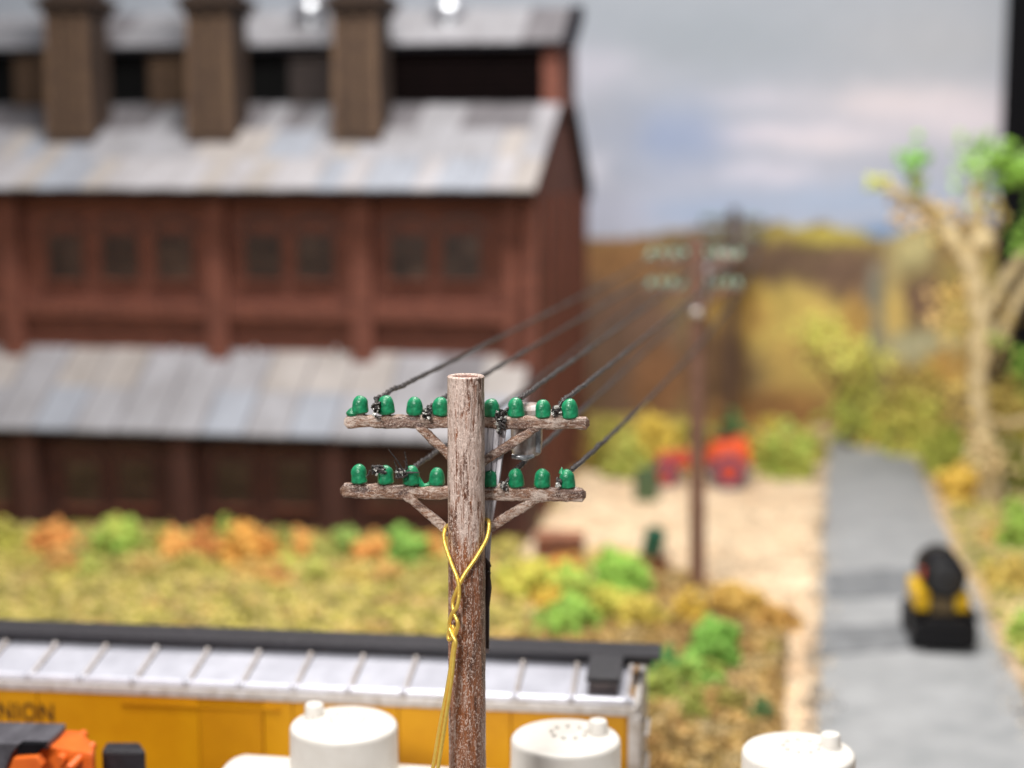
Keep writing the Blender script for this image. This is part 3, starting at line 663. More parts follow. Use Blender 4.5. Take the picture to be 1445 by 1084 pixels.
m_ = MB(); m_.tube([(-LX, -hw + .06, ze + .05), (-.02, -hw + .06, ze + .05)], .042, 12); m_.build('roof_rail', mat('bright_silver', lin((226, 226, 236)), lin((208, 208, 218)), 2, .25, metal=.2), bxr, smooth=True)
# running board planks and brackets
for j, y in enumerate((-.17, 0, .17)):
    m_ = MB(); m_.box(-LX - .2, .24, y - .08, y + .08, zr + .09, zr + .14); m_.build('running_board', blk, bxr, bevel=.008)
m_ = MB(); m_.box(-LX, .15, -.21, -.15, zr + .02, zr + .089); m_.box(-LX, .15, .15, .21, zr + .02, zr + .089); m_.build('board_bracket', blk, bxr)
m_ = MB(); m_.hexa([(-.55, -.84, ze + .19), (-.17, -.84, ze + .19), (-.17, -.255, zr + .1), (-.55, -.255, zr + .1), (-.55, -.84, ze + .25), (-.17, -.84, ze + .25), (-.17, -.255, zr + .14), (-.55, -.255, zr + .14)]); m_.build('side_step', blk, bxr, bevel=.012)
m_ = MB(); m_.box(-.52, -.2, -.88, -.78, ze + .06, ze + .189); m_.build('step_bracket', mat('rusty_bracket', lin((78, 66, 64)), lin((40, 34, 34)), 14, .5), bxr, bevel=.01)
m_ = MB(); m_.box(-.07, .06, -hw - .04, -hw + .08, .8, ze - .087); m_.box(-.03, .05, -hw + .09, hw, .8, ze + .02); m_.build('end_post', silv2, bxr, bevel=.02)
for j in range(4):
    m_ = MB(); m_.tube([(.09, -hw + .15, ze - .35 - j * .4), (.13, -hw + .15, ze - .35 - j * .4), (.13, -hw + .65, ze - .35 - j * .4), (.05, -hw + .65, ze - .35 - j * .4)], .018, 6); m_.build('grab_iron', silv2, bxr, smooth=True)
m_ = MB(); m_.box(-LX, 0, -.95, .95, .6, .749); m_.build('underframe', dkm, bxr); trucks(bxr, (-LX + 1.4, -1.4))
# lettering
ul, zl = onv(76, 1018, VX); uh, zh = onv(76, 994, VX)
cu = bpy.data.curves.new('lettering', 'FONT'); cu.body = 'UNION'; cu.size = (zh - zl) / .70; cu.align_x = 'RIGHT'; cu.extrude = .003; cu.offset = .004; cu.space_character = 1.12
to_ = bpy.data.objects.new('tmp', cu); C.objects.link(to_); dg = bpy.context.evaluated_depsgraph_get(); me = bpy.data.meshes.new_from_object(to_.evaluated_get(dg)); bpy.data.objects.remove(to_)
me.materials.clear(); me.materials.append(mat('lettering_brown', lin((70, 42, 10)), lin((56, 34, 8)), 8, .6))
q = box_local(76, 1019); ql = box_local(-24, 1016); qt = box_local(76, 994)
xs_ = [v.co.x for v in me.vertices]; ys_ = [v.co.y for v in me.vertices]; sx_ = (q.x - ql.x) / (max(xs_) - min(xs_)); sy_ = (qt.z - q.z) / (max(ys_) - min(ys_)); mx_, my_ = max(xs_), min(ys_)
for v in me.vertices: v.co.x = (v.co.x - mx_) * sx_; v.co.y = (v.co.y - my_) * sy_
link('lettering', me, bxr, loc=(q.x, -hw - .02, q.z), rot=(pi / 2, 0, 0))

# ------------------------------------------------------------------ ORANGE LOCOMOTIVE END (only its roof corner is in view)
VL_ = 14.8
def LU(px, py, dv=0): u, z = onv(px, py, VL_ + dv); return u, z - BASE
ul0 = LU(60, 1060)[0]
lo = empty('locomotive', W(ul0, VL_, BASE), -TH); tag(lo, 'orange locomotive end with a dark grey roof, left of the white tank car', 'locomotive')
org = mat('loco_orange', lin((224, 108, 36)), lin((204, 86, 24)), scale=2, rough=.4, bump=.05, spec=.5)
gry = mat('loco_roof_grey', lin((84, 82, 88)), lin((58, 56, 62)), scale=9, rough=.5, bump=.25, bscale=40, stretch=(1, .3, 1))
def L2(px, py, dv): u, z = onv(px, py, VL_ + dv); return (u - ul0, dv, z - BASE)
def prism(pts_px, dv0, dv1, name, m, parent, bevel=0):
    m_ = MB(); a = [L2(x, y, dv0) for x, y in pts_px]; b = [(q[0], dv1, q[2]) for q in a]; n = len(a)
    m_.add(a + b, [tuple(range(n)), tuple(range(2 * n - 1, n - 1, -1))] + [(i, (i + 1) % n, n + (i + 1) % n, n + i) for i in range(n)]); return m_.build(name, m, parent, bevel=bevel)
def plan(pts_px, ref, dv, z1, name, m, bevel=.03, dz=0):
    z = L2(*ref, dv)[2] + BASE + dz; q = [onz(x, y, z) for x, y in pts_px]; q = [(u - ul0, v - VL_) for u, v in q]; z -= BASE; z0 = z1 if z1 > 0 else z + z1
    m_ = MB(); n = len(q); m_.add([(x, y, z) for x, y in q] + [(x, y, z0) for x, y in q], [tuple(range(n)), tuple(range(2 * n - 1, n - 1, -1))] + [(i, (i + 1) % n, n + (i + 1) % n, n + i) for i in range(n)])
    return m_.build(name, m, lo, bevel=bevel)
REF = (66, 1048)
plan([(-160, 1023), (92, 1029), (112, 1029), (134, 1049), (131, 1064), (70, 1054), (-160, 1048)], REF, -.75, .9, 'hood', org, .05, -.07)
plan([(-160, 1014), (93, 1021), (85, 1032), (66, 1048), (30, 1048), (-160, 1044)], REF, -.75, -.07, 'roof', gry, .015)
m_ = MB(); p0 = L2(118, 1036, -.2); p1 = L2(84, 1074, -.8); m_.tube([p0, p1], .05, 10); m_.build('hood_edge', org, lo, smooth=True)
m_ = MB(); p0 = L2(131, 1052, -.5); p1 = L2(96, 1086, -.95); m_.tube([p0, p1], .045, 10); m_.build('hood_edge', org, lo, smooth=True)
prism([(-160, 1046.5), (28, 1049), (16, 1064), (2, 1100), (-160, 1100)], -.90, -.84, 'roof_skirt', gry, lo, .01)
prism([(28, 1049), (66, 1050), (50, 1066), (20, 1068)], -.88, -.80, 'window', bk, lo, .01)
prism([(4, 1110), (18, 1070), (52, 1068), (60, 1080), (52, 1110)], -.96, -.86, 'side_panel', org, lo, .02)
plan([(150, 1047), (197, 1047), (206, 1060), (143, 1060)], (170, 1058), -.3, .9, 'coupler_box', mat('coupler_black', lin((40, 38, 44)), lin((26, 24, 28)), 8, .45), .03)
m_ = MB(); m_.box(-4.5, L2(205, 1100, -.2)[0], -.5, .5, .62, .899); m_.build('underframe', dkm, lo); trucks(lo, (-2.6,))

# tracks beneath the rolling stock
tie_m = mat('tie_wood', lin((84, 64, 50)), lin((56, 42, 34)), 6, .85); rail_m = mat('rail_rust', lin((112, 84, 66)), lin((80, 60, 48)), 8, .45, metal=.4)
for vv in (VT, VX + hw):
    tk = empty('railway_track', W(-4, vv, BASE), -TH) if vv == VT else empty('railway_track', W(ur, vv, BASE), -TH + radians(2.3)); tag(tk, 'railway track under the white tank car' if vv == VT else 'railway track under the yellow boxcar', 'track', 'tracks in front of the lot')
    for s_ in (-.72, .72):
        m_ = MB(); m_.box(-18, 22, s_ - .035, s_ + .035, .06, .1); m_.box(-18, 22, s_ - .06, s_ + .06, .04, .06); m_.build('rail', rail_m, tk)
    tm = None
    for k in range(64):
        if tm is None:
            m_ = MB(); m_.box(-.11, .11, -1.25, 1.25, -.06, .04); o = m_.build('tie', tie_m, tk, loc=(-18 + .3, 0, 0)); tm = o.data
        else: link('tie', tm, tk, loc=(-17.7 + k * .62, 0, 0))

# ------------------------------------------------------------------ BRICK FACTORY
VW = 37.0; VLW = 35.1
brick = brick_mat('red_brick', lin((122, 70, 55)), lin((98, 54, 43)), lin((88, 60, 50)))
brick_d = brick_mat('brown_brick', lin((66, 50, 40)), lin((52, 40, 33)), lin((44, 34, 30)))
brick_r = brick_mat('brown_brick_rib', lin((104, 82, 62)), lin((86, 66, 52)), lin((70, 54, 44)))
brick_u = brick_mat('red_brick_shed', lin((82, 46, 38)), lin((66, 38, 32)), lin((60, 42, 36)))
rends = onv(757, 270, VW)[0]
bu = empty('brick_factory', W(rends, VW, 0), -TH); tag(bu, 'dark red brick factory with grey sheet metal roofs, a roof monitor and three brown stacks', 'factory')
U = lambda px, v, py=300: onv(px, py, v)[0] - rends
LB = -19.0
EO = 1.05; z_eave = onv(400, 269, VW - EO)[1]; z_mon = onv(500, 150, 40.3)[1]; z_me = onv(600, 62, 40.0)[1]; v_ap = 41.6; z_ap = onv(792, 14, v_ap)[1]
z_l2 = onv(500, 499, VW)[1]; z_l1 = onv(490, 621, VLW - .6)[1]; z_l0 = -.15
V0, VM, VM2, VBk = 0, 40.3 - VW, 42.9 - VW, 45.8 - VW
# main walls
m_ = MB(); zap = z_mon + .0
m_.box(LB, 0, 0, .3, 0, z_eave); m_.build('front_wall', brick, bu)
m_ = MB()   # gable end wall
prof = [(.301, 0), (VBk, 0), (VBk, z_eave - .1), (VM2, z_mon - .08), (VM, z_mon - .08), (.301, z_eave - .02)]
n = len(prof); m_.add([(0, y, z) for y, z in prof] + [(-.3, y, z) for y, z in prof], [tuple(range(n)), tuple(range(2 * n - 1, n - 1, -1))] + [(i, (i + 1) % n, n + (i + 1) % n, n + i) for i in range(n)]); m_.build('gable_wall', brick, bu)
m_ = MB(); m_.box(LB, -.301, VBk - .3, VBk, 0, z_eave - .1); m_.build('back_wall', brick, bu)
for y in (1.2, 3.2, 5.0, 7.0, 8.6):
    m_ = MB(); m_.box(.0, .12, y, y + .45, 0, z_eave - .15); m_.build('pilaster', brick, bu)
# upper pilasters
for px, w_ in ((15, .52), (305, .52), (510, .52), (726, .5)):
    x = onv(px, 400, VW - .3)[0] - rends; m_ = MB(); m_.box(x - w_ / 2, x + w_ / 2, -.34, -.002, z_l2 - .3, z_eave - .02); m_.build('pilaster', brick, bu, bevel=.02)
m_ = MB(); m_.box(-.42, .06, -.34, -.002, z_l2 - .3, z_eave - .02); m_.build('pilaster', brick, bu)
# horizontal brick courses between pilasters
pil = [onv(px, 400, VW - .3)[0] - rends for px in (15, 305, 510, 726)]
zc = onv(400, 434, VW - .15)[1]; zc2 = onv(400, 452, VW - .15)[1]
for a, b in [(LB, pil[0] - .27)] + [(pil[i] + .27, pil[i + 1] - .27) for i in range(3)]:
    m_ = MB(); m_.box(a, b, -.26, -.003, zc2, zc + .08); m_.box(a, b, -.2, -.003, zc + .081, zc + .2); m_.build('brick_course', brick, bu, bevel=.01)
    n = int((b - a) / .3)
    m_ = MB()
    for k in range(n): m_.box(a + k * .3 + .05, a + k * .3 + .2, -.31, -.261, zc2 + .03, zc + .05)
    m_.build('dentil', brick, bu)
wf = mat('window_frame_rust', lin((86, 50, 40)), lin((64, 40, 32)), 8, .6); gl = mat('dusty_pane', lin((80, 62, 52)), lin((46, 36, 31)), 1.2, .35, rand=.5)
def window(px, pyt, pyb, wpx, v, yloc, arch=True, dark=False):
    u, zt_ = onv(px, pyt, v); zb2 = onv(px, pyb, v)[1]; x = u - rends; w2 = wpx / 2 / ppm(v + 1.5)
    m_ = MB(); m_.box(x - w2 - .06, x - w2, yloc - .07, yloc - .004, zb2, zt_); m_.box(x + w2, x + w2 + .06, yloc - .07, yloc - .004, zb2, zt_); m_.box(x - w2 - .06, x + w2 + .06, yloc - .07, yloc - .004, zt_ + .0, zt_ + .08); m_.box(x - .02, x + .02, yloc - .05, yloc - .004, zb2, zt_)
    n = 8
    if arch:
        for k in range(n):
            a0 = pi * k / n; a1 = pi * (k + 1) / n
            m_.hexa([(x + (w2 + .12) * cos(a0), yloc - .09, zt_ + .08 + .3 * sin(a0)), (x + (w2 + .12) * cos(a1), yloc - .09, zt_ + .08 + .3 * sin(a1)), (x + (w2 + .12) * cos(a1), yloc - .004, zt_ + .08 + .3 * sin(a1)), (x + (w2 + .12) * cos(a0), yloc - .004, zt_ + .08 + .3 * sin(a0)),
                     (x + (w2 + .22) * cos(a0), yloc - .09, zt_ + .1 + .42 * sin(a0)), (x + (w2 + .22) * cos(a1), yloc - .09, zt_ + .1 + .42 * sin(a1)), (x + (w2 + .22) * cos(a1), yloc - .004, zt_ + .1 + .42 * sin(a1)), (x + (w2 + .22) * cos(a0), yloc - .004, zt_ + .1 + .42 * sin(a0))])
    wo = m_.build('window', wf, bu)
    m_ = MB(); m_.box(x - w2 - .14, x + w2 + .14, yloc - .14, yloc - .004, zb2 - .1, zb2 - .002); m_.build('sill', brick, wo)
    rows_ = 4
    for r_ in range(rows_):
        for c_ in range(2):
            za = zb2 + (zt_ - zb2) * r_ / rows_; zb3 = zb2 + (zt_ - zb2) * (r_ + 1) / rows_
            xa = x - w2 + .002 if c_ == 0 else x + .022; xb = x - .022 if c_ == 0 else x + w2 - .002
            m_ = MB(); m_.box(xa, xb, yloc - .03, yloc - .004, za + .012, zb3 - .012); m_.build('pane', gl, wo)
for px in (92, 170, 246, 372, 445, 577, 652): window(px, 334, 394, 46, VW, 0)
# lower shed
ur2 = onv(745, 560, VLW)[0] - rends
ylw = VLW - VW
m_ = MB(); m_.box(LB, ur2, ylw, ylw + .25, z_l0, z_l1 + .12); m_.build('shed_wall', brick_u, bu)
m_ = MB(); m_.hexa([(ur2 - .25, ylw + .251, z_l0), (ur2, ylw + .251, z_l0), (ur2, -.002, z_l0), (ur2 - .25, -.002, z_l0), (ur2 - .25, ylw + .251, z_l1 + .1), (ur2, ylw + .251, z_l1 + .1), (ur2, -.002, z_l2 - .12), (ur2 - .25, -.002, z_l2 - .12)]); m_.build('shed_end_wall', brick_u, bu)
for px in (-150, 45, 262, 476, 690):
    x = onv(px, 700, VLW - .25)[0] - rends; m_ = MB(); m_.box(x - .26, x + .26, ylw - .45, ylw - .002, z_l0, z_l1 - .05); m_.build('pilaster', brick_u, bu, bevel=.02)
for px in (-10, 118, 192, 330, 415, 545, 608): window(px, 652, 712, 44, VLW, ylw)
# roofs made of single sheets
sheets = [mat('roof_sheet_grey', lin((156, 155, 160)), lin((136, 134, 137)), 1.6, .4, metal=.1, c3=lin((148, 147, 151)), bump=.2, stretch=(1, .25, 1)), mat('roof_sheet_tan', lin((158, 152, 149)), lin((138, 132, 128)), 1.4, .5, bump=.2, stretch=(1, .25, 1)),
          mat('roof_sheet_blue', lin((152, 156, 165)), lin((136, 139, 147)), 1.3, .4, metal=.1, bump=.2, stretch=(1, .25, 1)), mat('roof_sheet_white', lin((162, 160, 164)), lin((144, 140, 141)), 1.3, .42, bump=.2, stretch=(1, .25, 1)), mat('roof_sheet_dull', lin((112, 109, 112)), lin((88, 85, 88)), 1.8, .5, bump=.2, stretch=(1, .25, 1))]
dark_edge = mat('roof_edge_dark', lin((26, 24, 30)), lin((16, 15, 20)), 5, .85, spec=.1)
def roof(name, xa, xb, ya, za, yb, zb_, step, rows_, pick, seam=True):
    n = int(round((xb - xa) / step)); step = (xb - xa) / n; rnd = random.Random(len(name) + int(za * 10))
    for i in range(n):
        for j in range(rows_):
            t0, t1 = j / rows_, (j + 1) / rows_; d = .012 + .018 * ((i + j) % 2) * .6 + rnd.uniform(0, .006)
            p0 = (ya + (yb - ya) * t0, za + (zb_ - za) * t0 + .004 * j); p1 = (ya + (yb - ya) * t1 , za + (zb_ - za) * t1 + .004 * j)
            x0_ = xa + i * step + .006; x1_ = x0_ + step - .012
            m_ = MB(); m_.hexa([(x0_, p0[0], p0[1] + d), (x1_, p0[0], p0[1] + d), (x1_, p1[0], p1[1] + d), (x0_, p1[0], p1[1] + d), (x0_, p0[0], p0[1] + d + .05), (x1_, p0[0], p0[1] + d + .05), (x1_, p1[0], p1[1] + d + .05), (x0_, p1[0], p1[1] + d + .05)])
            m_.build('roof_sheet', sheets[pick(i, j, rnd)], bu)
        if seam:
            x = xa + i * step; m_ = MB(); m_.hexa([(x - .03, ya, za + .04), (x + .03, ya, za + .04), (x + .03, yb, zb_ + .05), (x - .03, yb, zb_ + .05), (x - .02, ya, za + .11), (x + .02, ya, za + .11), (x + .02, yb, zb_ + .12), (x - .02, yb, zb_ + .12)]); m_.build('roof_seam', sheets[4], bu)
    m_ = MB(); m_.hexa([(xa, ya + .03, za - .1), (xb, ya + .03, za - .1), (xb, yb, zb_ - .1), (xa, yb, zb_ - .1), (xa, ya + .03, za + .01), (xb, ya + .03, za + .01), (xb, yb, zb_ + .01), (xa, yb, zb_ + .01)]); m_.build(name, dark_edge, bu)
rr_ = onv(755, 270, VW - EO)[0] - rends
roof('shed_roof', LB + .1, onv(748, 520, VW)[0] - rends, VLW - VW - .6, z_l1, -.01, z_l2 - .05, 1.055, 2, lambda i, j, r: (r.choice((0, 2, 0, 3, 2)) if j == 0 else r.choice((1, 0, 1, 4, 0, 1))))
roof('main_roof', LB + .1, rr_, -EO, z_eave, VM, z_mon, .58, 3, lambda i, j, r: (r.choice((2, 2, 3, 1, 3)) if j == 0 else r.choice((0, 0, 2, 1)) if j == 1 else r.choice((4, 4, 4, 0))), seam=False)
roof('monitor_roof', LB + .1, onv(800, 60, 40.1)[0] - rends - .05, VM - .35, z_me, v_ap - VW, z_ap, 1.05, 1, lambda i, j, r: r.choice((0, 0, 0, 4)), seam=False)
# back slopes
m_ = MB(); m_.hexa([(LB, v_ap - VW, z_ap - .1), (.1, v_ap - VW, z_ap - .1), (.1, VM2 + .35, z_me - .1), (LB, VM2 + .35, z_me - .1), (LB, v_ap - VW, z_ap + .05), (.1, v_ap - VW, z_ap + .05), (.1, VM2 + .35, z_me + .05), (LB, VM2 + .35, z_me + .05)]); m_.build('monitor_back_slope', sheets[0], bu)
m_ = MB(); m_.hexa([(LB, VM2, z_mon - .05), (.1, VM2, z_mon - .05), (.1, VBk + .35, z_eave - .1), (LB, VBk + .35, z_eave - .1), (LB, VM2, z_mon + .07), (.1, VM2, z_mon + .07), (.1, VBk + .35, z_eave + .05), (LB, VBk + .35, z_eave + .05)]); m_.build('back_roof_slope', sheets[4], bu)
m_ = MB(); m_.hexa([(.0, VM2 - .05, z_mon - .35), (.2, VM2 - .05, z_mon - .35), (.2, VBk + .4, z_eave - .45), (.0, VBk + .4, z_eave - .45), (.0, VM2 - .05, z_mon + .12), (.2, VM2 - .05, z_mon + .12), (.2, VBk + .4, z_eave + .1), (.0, VBk + .4, z_eave + .1)]); m_.build('rake_board', dark_edge, bu)
xm = rr_ + .03; m_ = MB(); xq = onv(795, 60, 40.1)[0] - rends
m_.hexa([(xq, VM - .4, z_me - .15), (xq + .32, VM - .4, z_me - .15), (xq + .32, v_ap - VW, z_ap - .25), (xq, v_ap - VW, z_ap - .25), (xq, VM - .4, z_me + .12), (xq + .32, VM - .4, z_me + .12), (xq + .32, v_ap - VW, z_ap + .1), (xq, v_ap - VW, z_ap + .1)]); m_.build('rake_board', dark_edge, bu)
# monitor
xme = onv(790, 100, 40.3)[0] - rends
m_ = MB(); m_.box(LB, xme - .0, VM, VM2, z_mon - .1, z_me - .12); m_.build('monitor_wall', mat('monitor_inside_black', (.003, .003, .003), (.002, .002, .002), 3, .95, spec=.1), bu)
m_ = MB(); m_.box(xme - .42, xme, VM - .08, VM - .004, z_mon - .05, z_me - .06); m_.box(xme + .002, xme + .06, VM - .08, VM2, z_mon - .1, z_me - .06); m_.build('monitor_pillar', brick, bu)
for xa_, xb_, cm2 in ((22, 66, 0), (212, 262, 0), (410, 470, 1), (555, 764, 2)):
    ca = [brick_r, mat('louvre_brown', lin((54, 42, 38)), lin((40, 32, 30)), 3, .7), mat('louvre_black', lin((16, 9, 9)), lin((10, 6, 6)), 3, .95, spec=.05)][cm2]
    xa2 = onv(xa_, 110, 40.3)[0] - rends; xb2 = onv(xb_, 110, 40.3)[0] - rends
    lp = MB(); lp.box(xa2, xb2, VM - .03, VM - .003, z_mon + .04, z_me - .14); po = lp.build('vent_panel', ca, bu)
    for k in range(8):
        m_ = MB(); z0_ = z_mon + .06 + k * (z_me - z_mon - .24) / 8; m_.hexa([(xa2, VM - .12, z0_), (xb2, VM - .12, z0_), (xb2, VM - .031, z0_ + .12), (xa2, VM - .031, z0_ + .12), (xa2, VM - .12, z0_ + .025), (xb2, VM - .12, z0_ + .025), (xb2, VM - .031, z0_ + .145), (xa2, VM - .031, z0_ + .145)]); m_.build('louvre', ca, po)
# bright round roof vents
shiny = mat('shiny_vent', (.72, .74, .78), (.6, .62, .66), 4, .4, metal=1)
for px, py, rr0 in ((438, 10, .5), (632, 10, .45)):
    vv = 41.0; x, z = onv(px, py, vv); m_ = MB(); m_.lathe([(0, -.2), (rr0 * .8, -.16), (rr0, -.03), (rr0 * .92, .08), (rr0 * .5, .2), (0, .24)], 24, c=(x - rends, vv - VW, z)); m_.lathe([(.2, -.9), (.2, -.15)], 14, c=(x - rends, vv - VW, z)); m_.build('roof_vent', shiny, bu, smooth=True)
# small studs along the head of the shed roof
for px in (8, 92, 245, 360, 475):
    x, z = onv(px, 493, VW - .12); m_ = MB(); m_.lathe([(.05, -.05), (.06, 0), (.035, .06), (0, .07)], 12, c=(x - rends, -.14, z)); m_.build('roof_stud', shiny, bu, smooth=True)
# stacks
for px in (97, 296, 502):
    x, _ = onv(px, 150, 38.2); x -= rends; ys = 38.2 - VW; wd = .60; zb4 = z_eave + (z_mon - z_eave) * ((ys + EO) / (VM + EO)) - .1; zt4 = onv(px, 22, 38.2)[1]
    m_ = MB(); m_.hexa([(x - wd, ys, zb4), (x + wd, ys, zb4), (x + wd, ys + 1.3, zb4), (x - wd, ys + 1.3, zb4), (x - wd * .93, ys + .05, zt4), (x + wd * .93, ys + .05, zt4), (x + wd * .93, ys + 1.25, zt4), (x - wd * .93, ys + 1.25, zt4)]); st = m_.build('stack', brick_d, bu)
    for a, b in ((-.58, -.34), (-.1, .1), (.3, .58)):
        m_ = MB(); m_.hexa([(x + a * 1.0, ys - .09, zb4 + .3), (x + b, ys - .09, zb4 + .3), (x + b, ys - .002, zb4 + .3), (x + a, ys - .002, zb4 + .3), (x + a * .93, ys - .04, zt4 - .02), (x + b * .93, ys - .04, zt4 - .02), (x + b * .93, ys + .04, zt4 - .02), (x + a * .93, ys + .04, zt4 - .02)]); m_.build('stack_rib', brick_r, st)
    m_ = MB(); m_.box(x - wd * 1.05, x + wd * 1.05, ys - .08, ys + 1.4, zb4 - .12, zb4 + .26); m_.build('stack_base', brick_d, st)
    for k, e in enumerate((.05, .15, .24)):
        m_ = MB(); m_.box(x - wd - e + .06, x + wd + e - .06, ys - e, ys + 1.3 + e, zt4 + k * .16 - .02, zt4 + (k + 1) * .16 - .022); m_.build('stack_cap', brick_d, st)
    m_ = MB(); m_.box(x - wd * .9, x + wd * .9, ys + .06, ys + 1.24, zt4 + .46, zt4 + 2.6); m_.build('stack_top', brick_d, st)

# ------------------------------------------------------------------ FOLIAGE
def bush(label, px, pyb, wpx, hpx, col, group, name='bush', col2=None, gap=0, z0=0, cat='bush', n=None):
    if px < 700 and group.startswith('foam bushes along'): pyb -= 18
    u, v = onz(px, pyb); Y = W(u, v).y; k = ppm(Y) ; fr = group.startswith('foam bushes along') and px < 700; rx = wpx / (2.0 if fr else 1.8) / k; hz = hpx * (.9 if fr else 1.05) / k
    n = n or int(70 + 170 * min(1.6, rx * hz * 1.6)); P = []; S = []; K = []
    bl = .34 if fr else .2; col = tuple((1 - bl) * q + bl * w_ for q, w_ in zip(col, (176, 160, 92))); c1 = np.array(lin(col)); c2 = np.array(lin(col2)) if col2 is not None else (c1 * .62 if random.random() < .5 else c1 * .55 + np.array(lin((196, 172, 84))) * .4)
    sd = random.random() * 50; rb_ = min(.13, max(.05, rx * .2))
    while len(P) < n:
        a = random.uniform(0, 2 * pi); e = random.uniform(-.25, 1) ; r_ = random.random() ** .4
        q = Vector((cos(a) * sqrt(max(0, 1 - e * e)) * r_, sin(a) * sqrt(max(0, 1 - e * e)) * r_, e * r_))
        if noise.noise(q * 2.3 + Vector((sd, 0, 0))) < -.12 + gap and r_ > .55: continue
        lump = 1 + .35 * noise.noise(q * 1.7 + Vector((0, sd, 0)))
        P.append((q.x * rx * lump, q.y * rx * .9 * lump, max(-.02, (q.z + .12) * hz * .9 * lump))); S.append(rb_ * random.uniform(.5, 1.25))
        t = min(1, max(0, .5 + .9 * noise.noise(q * 3 + Vector((sd, sd, 0))) + random.uniform(-.3, .3))); K.append(c1 * t + c2 * (1 - t))
    me = chips(name, P, S, K, FOAM, ico=True); o = link(name, me, loc=W(u, v, z0 + groundz(u, v))); tag(o, label, cat, group); return o
GR = (96, 178, 52); DG = (28, 104, 50); OR = (226, 156, 72); BR = (208, 122, 56); YE = (218, 190, 62); YG = (168, 184, 60); OL = (166, 152, 62); TN = (196, 176, 128)
fg = 'foam bushes along the front of the factory'
for a in [
 ('rusty orange foam bush at the factory wall, farthest left of the orange ones', 72, 800, 78, 50, BR), ('bright green foam bush near the left end of the factory wall', 166, 805, 74, 66, GR), ('yellow green foam bush cut off by the left edge of the photo', 2, 800, 60, 62, YG),
 ('small dark green foam tuft between the rusty orange and bright green bushes', 106, 812, 30, 38, DG), ('low green foam bush just right of the large bright green one', 225, 800, 56, 42, (110, 150, 56)), ('orange foam bush right of the low green bush before the factory', 252, 805, 66, 45, OR),
 ('brownish orange foam bush touching the paired yellow bush', 290, 808, 56, 52, (214, 130, 60)), ('green topped foam bush below the second lower pilaster', 318, 800, 40, 62, (130, 180, 60)), ('golden orange foam bush beside the green topped one', 342, 815, 66, 62, (226, 160, 60)),
 ('pale orange foam bush in the middle of the factory front row', 374, 812, 44, 56, (222, 146, 54)), ('small green foam bush above the light green tuft', 398, 800, 36, 44, (112, 160, 60)), ('light green foam tuft in front of the other bushes near the centre left', 404, 826, 44, 38, (158, 196, 76)),
 ('amber foam bush right of the light green tuft', 428, 808, 48, 48, OR), ('dull green foam bush between the amber and fresh green bushes', 452, 812, 46, 44, (118, 158, 70)), ('fresh green foam bush by the third lower pilaster', 486, 806, 44, 52, (120, 190, 80)),
 ('wide orange foam bush left of the biggest bright green bush', 524, 812, 62, 52, (214, 134, 60)), ('biggest bright green foam bush, just left of the nearest pole', 574, 815, 66, 64, (102, 196, 70)), ('orange brown foam bush partly hidden by the nearest pole', 612, 808, 46, 50, (208, 136, 62)),
 ('yellow green foam bush right of the nearest pole', 742, 842, 80, 52, YG), ('small dark green foam tuft beside the nearest pole', 720, 822, 26, 30, DG), ('small orange foam bush at the near edge of the sandy lot', 795, 815, 50, 34, (226, 160, 60)),
 ('rounded yellow foam tuft above the boxcar roof', 775, 858, 46, 36, YE), ('bright green foam bush left of the wide lime one', 808, 848, 68, 54, (120, 184, 60)), ('wide lime green foam bush at the near edge of the lot', 874, 836, 84, 58, (132, 204, 70)),
 ('yellowish foam bush under the wide lime one', 862, 868, 70, 40, (186, 196, 70)), ('green foam bush behind the boxcar running board', 800, 886, 90, 40, (110, 174, 56)), ('golden yellow foam tuft left of the second pole foot', 972, 876, 48, 42, YE), ('yellow foam bush above the boxcar corner', 906, 880, 66, 42, (204, 196, 76))]:
    bush(*a[:5], a[5], fg)
gt = 'low foam tufts in front of the factory bush row'
tufts_ = [(30, 806, (150, 160, 70), 'low olive foam tuft below the rusty orange bush'), (128, 816, (134, 168, 70), 'low green foam tuft left of the bright green bush'), (202, 812, (196, 176, 96), 'low straw yellow foam tuft right of the bright green bush'), (272, 814, (178, 180, 84), 'low yellow green foam tuft before the first orange pair'),
          (352, 822, (206, 176, 92), 'low straw yellow foam tuft below the golden bush'), (388, 826, (210, 160, 84), 'low apricot foam tuft left of the light green tuft'), (446, 822, (150, 176, 76), 'low green foam tuft before the dull green bush'), (500, 826, (188, 180, 92), 'low yellow green foam tuft before the fresh green bush'),
          (546, 822, (206, 170, 90), 'low straw foam tuft left of the nearest pole'), (88, 806, (206, 160, 84), 'low apricot foam tuft right of the rusty orange bush')]
for px_, py_, c_, l_ in tufts_: bush(l_, px_, py_, 46, 34, c_, gt)
g2 = 'foam bushes on the brown bank'
